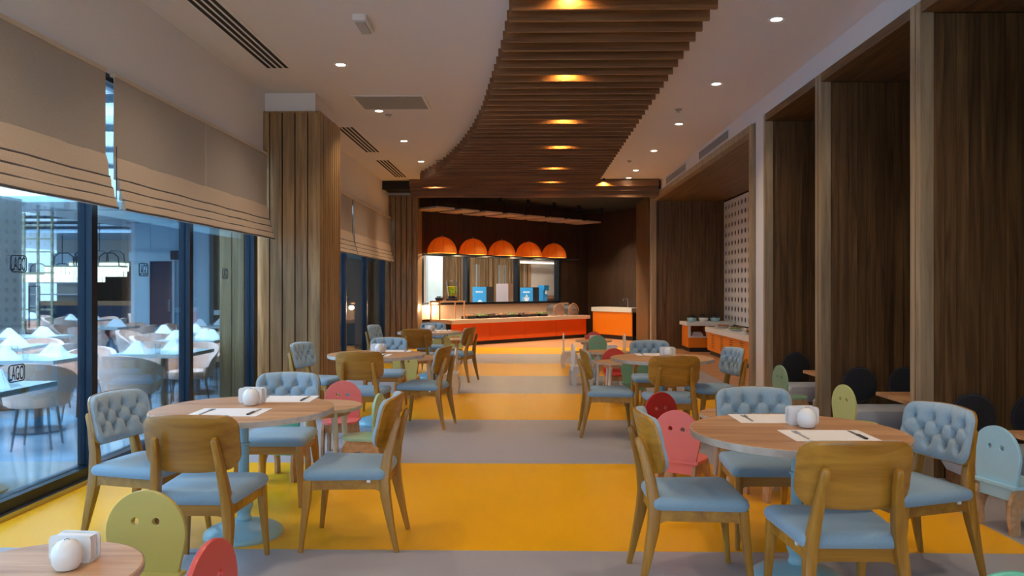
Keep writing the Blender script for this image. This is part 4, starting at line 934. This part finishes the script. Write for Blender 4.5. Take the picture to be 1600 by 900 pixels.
link('closer', B(0.25, 0.46, -0.14, -0.05, 2.08, 2.28), 'frame', dr); link('handle', MB().tube([(0.2, -0.03, 0.95), (0.2, -0.08, 0.95), (0.2, -0.08, 1.2), (0.2, -0.03, 1.2)], 0.012, 6), 'steel', dr)
d2 = struct_root('door_2', (-6.96, 19.6, 0))
link('door_leaf', B(0, 0.03, -0.6, 0.6, 0, 1.95), 'navy', d2); link('frame', MB().box(0, 0.05, -0.68, -0.6, 0, 2.03).box(0, 0.05, 0.6, 0.68, 0, 2.03).box(0, 0.05, -0.68, 0.68, 1.95, 2.03), 'frame', d2)
rc = thing('reception_counter', 'teal ribbed reception counter with white top beyond the glass', 'counter', (-6.2, 16.9, 0))
link('body', B(-0.25, 0.75, -0.2, 0.2, 0, 0.88), 'backing', rc)
me = MB().tube([(0, 0, 0), (0, 0, 0.88)], 0.028, 8).mesh('rib')
for i in range(17): link('rib', me, 'tealtile', rc, (-0.24+i*0.06, -0.21, 0))
link('worktop', B(-0.55, 0.80, -0.28, 0.25, 0.88, 0.98), 'whitestone', rc)
struct('wall_terrace_back', MB().box(-18, -15.9, 23.0, 23.2, 0, 2.9).box(-14.1, -8.75, 23.0, 23.2, 0, 2.9).box(-7.0, -3.5, 22.6, 22.8, 0, 3.2), 'tbeige')
bp_ = struct('wall_terrace_boards', MB().box(-7.0, -3.62, 21.5, 21.56, 0, 3.2), 'backing')
me = B(0.01, 0.27, -0.03, 0, 0, 2.89).mesh('board')
for i in range(12): link('board', me, 'colwood', bp_, (-6.95+i*0.275, 21.5, 0))
# far wall details
t = thing('back_shelf', 'pale wall shelf unit with bottles in the far warm restaurant corner', 'shelf', (-13.6, 22.95, 0))
for z in (0.9, 1.25, 1.6): link('shelf_board', B(-1.1, 0.6, -0.3, 0, z, z+0.04), 'napkin', t)
link('side', MB().box(-1.14, -1.1, -0.3, 0, 0, 2.2).box(0.6, 0.64, -0.3, 0, 0, 2.2), 'napkin', t); link('window_glow', B(-0.6, 0.1, -0.03, -0.01, 1.75, 2.5), 'whitestone', t)
d3 = struct_root('door_3', (-12.35, 22.98, 0)); link('door_leaf', B(-0.55, 0.55, -0.05, 0, 0, 2.1), 'backing', d3); link('frame', MB().box(-0.65, -0.55, -0.08, 0, 0, 2.2).box(0.55, 0.65, -0.08, 0, 0, 2.2), 'carton', d3)
bq = thing('banquette', 'long navy banquette with wooden rail along the far restaurant wall', 'bench', (-12.2, 22.0, 0))
link('back', B(-2.0, 3.3, 0.3, 0.5, 0, 0.95), 'navy', bq); link('seat', B(-2.0, 3.3, -0.25, 0.3, 0.1, 0.45), 'navy', bq); link('rail', B(-2.05, 3.35, 0.28, 0.55, 0.95, 1.08), 'carton', bq)
def chandelier(x, y, z, L, label):
    t = thing('chandelier', label, 'lamp', (x, y, z))
    link('rim', B(-L/2, L/2, -0.16, 0.16, 0.20, 0.23), 'brass', t)
    me = B(-0.03, 0.03, -0.012, 0.012, 0, 0.20).mesh('crystal'); n = int(L/0.085)
    for i in range(n):
        for yy in (-0.15, 0.15): link('crystal', me, 'crystal', t, (-L/2+0.04+i*(L-0.08)/(n-1), yy, 0))
    for u in (-L*0.3, 0.0, L*0.3): link('arched_rod', MB().tube([(u-0.22, 0, 0.23), (u-0.2, 0, 0.42), (u-0.1, 0, 0.5), (u+0.1, 0, 0.5), (u+0.2, 0, 0.42), (u+0.22, 0, 0.23)], 0.014, 6), 'frame', t)
    link('stem', MB().tube([(0, 0, 0.5), (0, 0, (3.01 if -14.4 < x < -9.6 and 8 < y < 20 else 2.9)-z)], 0.012, 6), 'frame', t)
chandelier(-9.3, 16.2, 1.70, 1.6, 'long lit crystal chandelier with arched black rods nearest the lattice')
chandelier(-10.3, 18.5, 1.86, 1.3, 'long lit crystal chandelier with arched black rods before the dark doorway')
chandelier(-12.6, 20.8, 1.62, 2.2, 'long lit crystal chandelier above the navy banquette')
# brass lattice screen
ls = thing('lattice_screen', 'tall brass lattice screen before the bright outdoor window', 'screen', (-9.5, 14.6, 0))
vb = B(-0.018, 0.018, -0.018, 0.018, 0, 2.9).mesh('lattice_post')
for i in range(9): link('upright', vb, 'brass', ls, (-1.7+i*0.27, 0, 0))
for z in (0.35, 1.05, 1.75, 2.15, 2.4, 2.65): link('crossbar', B(-1.72, 0.5, -0.016, 0.016, z-0.012, z+0.012), 'brass', ls)
for i in range(4): link('inner_frame', MB().box(-1.6+i*0.54, -1.58+i*0.54, -0.03, -0.01, 0.7, 1.5).box(-1.4+i*0.54, -1.38+i*0.54, -0.03, -0.01, 0.7, 1.5).box(-1.6+i*0.54, -1.38+i*0.54, -0.03, -0.01, 1.48, 1.5), 'frame', ls)
struct('window_4', MB().box(-18, -9.6, 29.6, 29.7, 0, 3), 'clear')
pl_ = thing('grey_pillar', 'grey panelled pillar with dotted pattern just beyond the glass', 'pillar', (-8.72, 12.0, 0))
link('shaft', B(-0.85, 0.55, -0.2, 0.4, 0, 2.9), 'tgrey', pl_)
for i in range(3): link('panel', B(-0.83+i*0.46, -0.40+i*0.46, -0.22, -0.20, 0.05, 2.85), 'tgrey', pl_)
me = MB().lathe([(0.025, 0), (0.025, 0.004)], 10, Matrix.Rotation(R(90), 4, 'X')).mesh('dot')
for i in range(6):
    for j in range(14): link('dot', me, 'navy', pl_, (-0.7+i*0.23, -0.221, 0.4+j*0.17))

# peach tub chairs and set tables
def make_tub():
    t = thing('tub_chair', 'peach upholstered tub chair with dark legs beyond the glass', 'chair', (0,0,0), 0, 'peach tub chairs beyond the glass')
    link('seat', MB().pad([(0.25*math.cos(R(a)), 0.24*math.sin(R(a))) for a in range(0, 360, 15)], 0.38, 0.47).mesh('tub_seat', True), 'peach', t)
    vs = []; fs = []; n = 24
    for i in range(n+1):
        a = R(180+0+180*i/n)+0; a = R(160+220*i/n); k = math.sin(math.pi*i/n)**0.6 if 0 < i < n else 0
        zt = 0.52+0.27*k
        for (rr, z) in ((0.255, 0.40), (0.29, 0.60), (0.315, zt), (0.29, zt+0.015), (0.262, zt), (0.245, 0.58), (0.225, 0.42)):
            vs.append((rr*1.05*math.cos(a), rr*math.sin(a), min(z, zt)))
    m = 7
    for i in range(n):
        for j in range(m): fs.append((i*m+j, i*m+(j+1) % m, (i+1)*m+(j+1) % m, (i+1)*m+j))
    fs.append(tuple(range(m))); fs.append(tuple(range(n*m+m-1, n*m-1, -1)))
    link('back_wrap', MB().add(vs, fs).mesh('tub_back', True), 'peach', t)
    for a in (45, 135, 225, 315): link('leg', MB().tube([(0.17*math.cos(R(a)), 0.17*math.sin(R(a)), 0.39), (0.23*math.cos(R(a)), 0.23*math.sin(R(a)), -0.01)], [0.014, 0.010], 8), 'frame', t)
    return t
tub0 = make_tub(); tub_first = [True]
TUBS = []
def tub(x, y, deg):
    if any((x-a)**2+(y-b)**2 < 0.40 for a, b in TUBS): return
    TUBS.append((x, y))
    if tub_first[0]: tub0.location = (x, y, 0); tub0.rotation_euler = (0, 0, R(deg)); tub_first[0] = False
    else: copy_thing(tub0, tub0['label'], (x, y, 0), R(deg), tub0['group'])
def make_ttable():
    t = thing('terrace_table', 'pale square table laid for guests beyond the glass', 'table', (0,0,0), 0, 'pale tables beyond the glass')
    link('tabletop', B(-0.40, 0.40, -0.40, 0.40, 0.71, 0.75), 'ttop', t); link('pedestal', MB().lathe([(0.24, -0.01), (0.24, 0.01), (0.04, 0.03), (0.04, 0.68), (0.12, 0.71)], 20), 'darksteel', t); return t
tt0 = make_ttable(); tt_first = [True]
def napkin(x, y, rz):
    t = thing('folded_napkin', 'white napkin folded into a tent on a terrace table', 'napkin', (x, y, 0.75), rz, 'folded napkins beyond the glass')
    link('tent', MB().add([(-0.13, -0.06, 0), (0.13, -0.06, 0), (0.13, 0.07, 0), (-0.13, 0.07, 0), (-0.03, 0.01, 0.13), (0.03, 0.0, 0.13)], [(0,1,5,4), (1,2,5), (2,3,4,5), (3,0,4), (0,3,2,1)]), 'napkin', t)
    link('fold', MB().add([(-0.02, -0.064, 0), (0.10, -0.064, 0), (0.03, -0.01, 0.12), (-0.02, -0.056, 0.0), (0.10, -0.056, 0), (0.03, -0.002, 0.12)], [(0,1,2), (3,5,4), (0,3,4,1), (1,4,5,2), (2,5,3,0)]), 'napkin', t)
def tumbler(x, y):
    t = thing('glass_tumbler', 'clear glass tumbler on a terrace table', 'glass', (x, y, 0.75), 0, 'tumblers beyond the glass')
    link('bowl', MB().lathe([(0.025, 0.005), (0.035, 0.11), (0.032, 0.11), (0.022, 0.012)], 12), 'clear', t); link('foot', MB().lathe([(0.028, 0), (0.028, 0.005)], 12), 'clear', t)
def ttable(x, y, rz=0, chairs=((0, 1), (0, -1), (1, 0), (-1, 0)), jit=0.08, nap=3):
    if tt_first[0]: tt0.location = (x, y, 0); tt0.rotation_euler = (0, 0, rz); tt_first[0] = False
    else: copy_thing(tt0, tt0['label'], (x, y, 0), rz, tt0['group'])
    for (dx, dy) in chairs:
        # a chair stands on side (dx, dy) and faces the table
        tub(x+dx*0.66+random.uniform(-jit, jit), y+dy*0.66+random.uniform(-jit, jit), math.degrees(math.atan2(-dy, -dx))-90+random.uniform(-14, 14))
    for q in range(nap): napkin(x+(-0.22, 0.2, 0.0)[q], y+(-0.18, 0.02, 0.24)[q], random.uniform(-.5, .5))
    tumbler(x+0.08, y-0.33); tumbler(x-0.33, y+0.12)
random.seed(11)
ttable(-3.98, 5.45, 0, ((-1, 0),), nap=2)
ttable(-4.05, 8.6, 0.0, ((0, -1.12), (0, 1)), 0.0)
ttable(-5.0, 7.85, 0.0, ((-1, 0), (0, 1)))
tub(-4.5, 7.05, 15)
ttable(-4.6, 10.75, 0.0, ((0, -1), (0, 1), (-1, 0)))
ttable(-6.4, 9.3, 0.2); ttable(-5.5, 12.3, 0.0); ttable(-7.3, 11.3, 0.0, ((0, -1), (1, 0))); ttable(-5.9, 14.6, 0.0); ttable(-7.7, 14.1, 0.0); ttable(-9.9, 17.2, 0.0); ttable(-11.8, 18.0, 0.1); ttable(-11.9, 12.6, 0.0); ttable(-9.4, 20.2, 0.0)
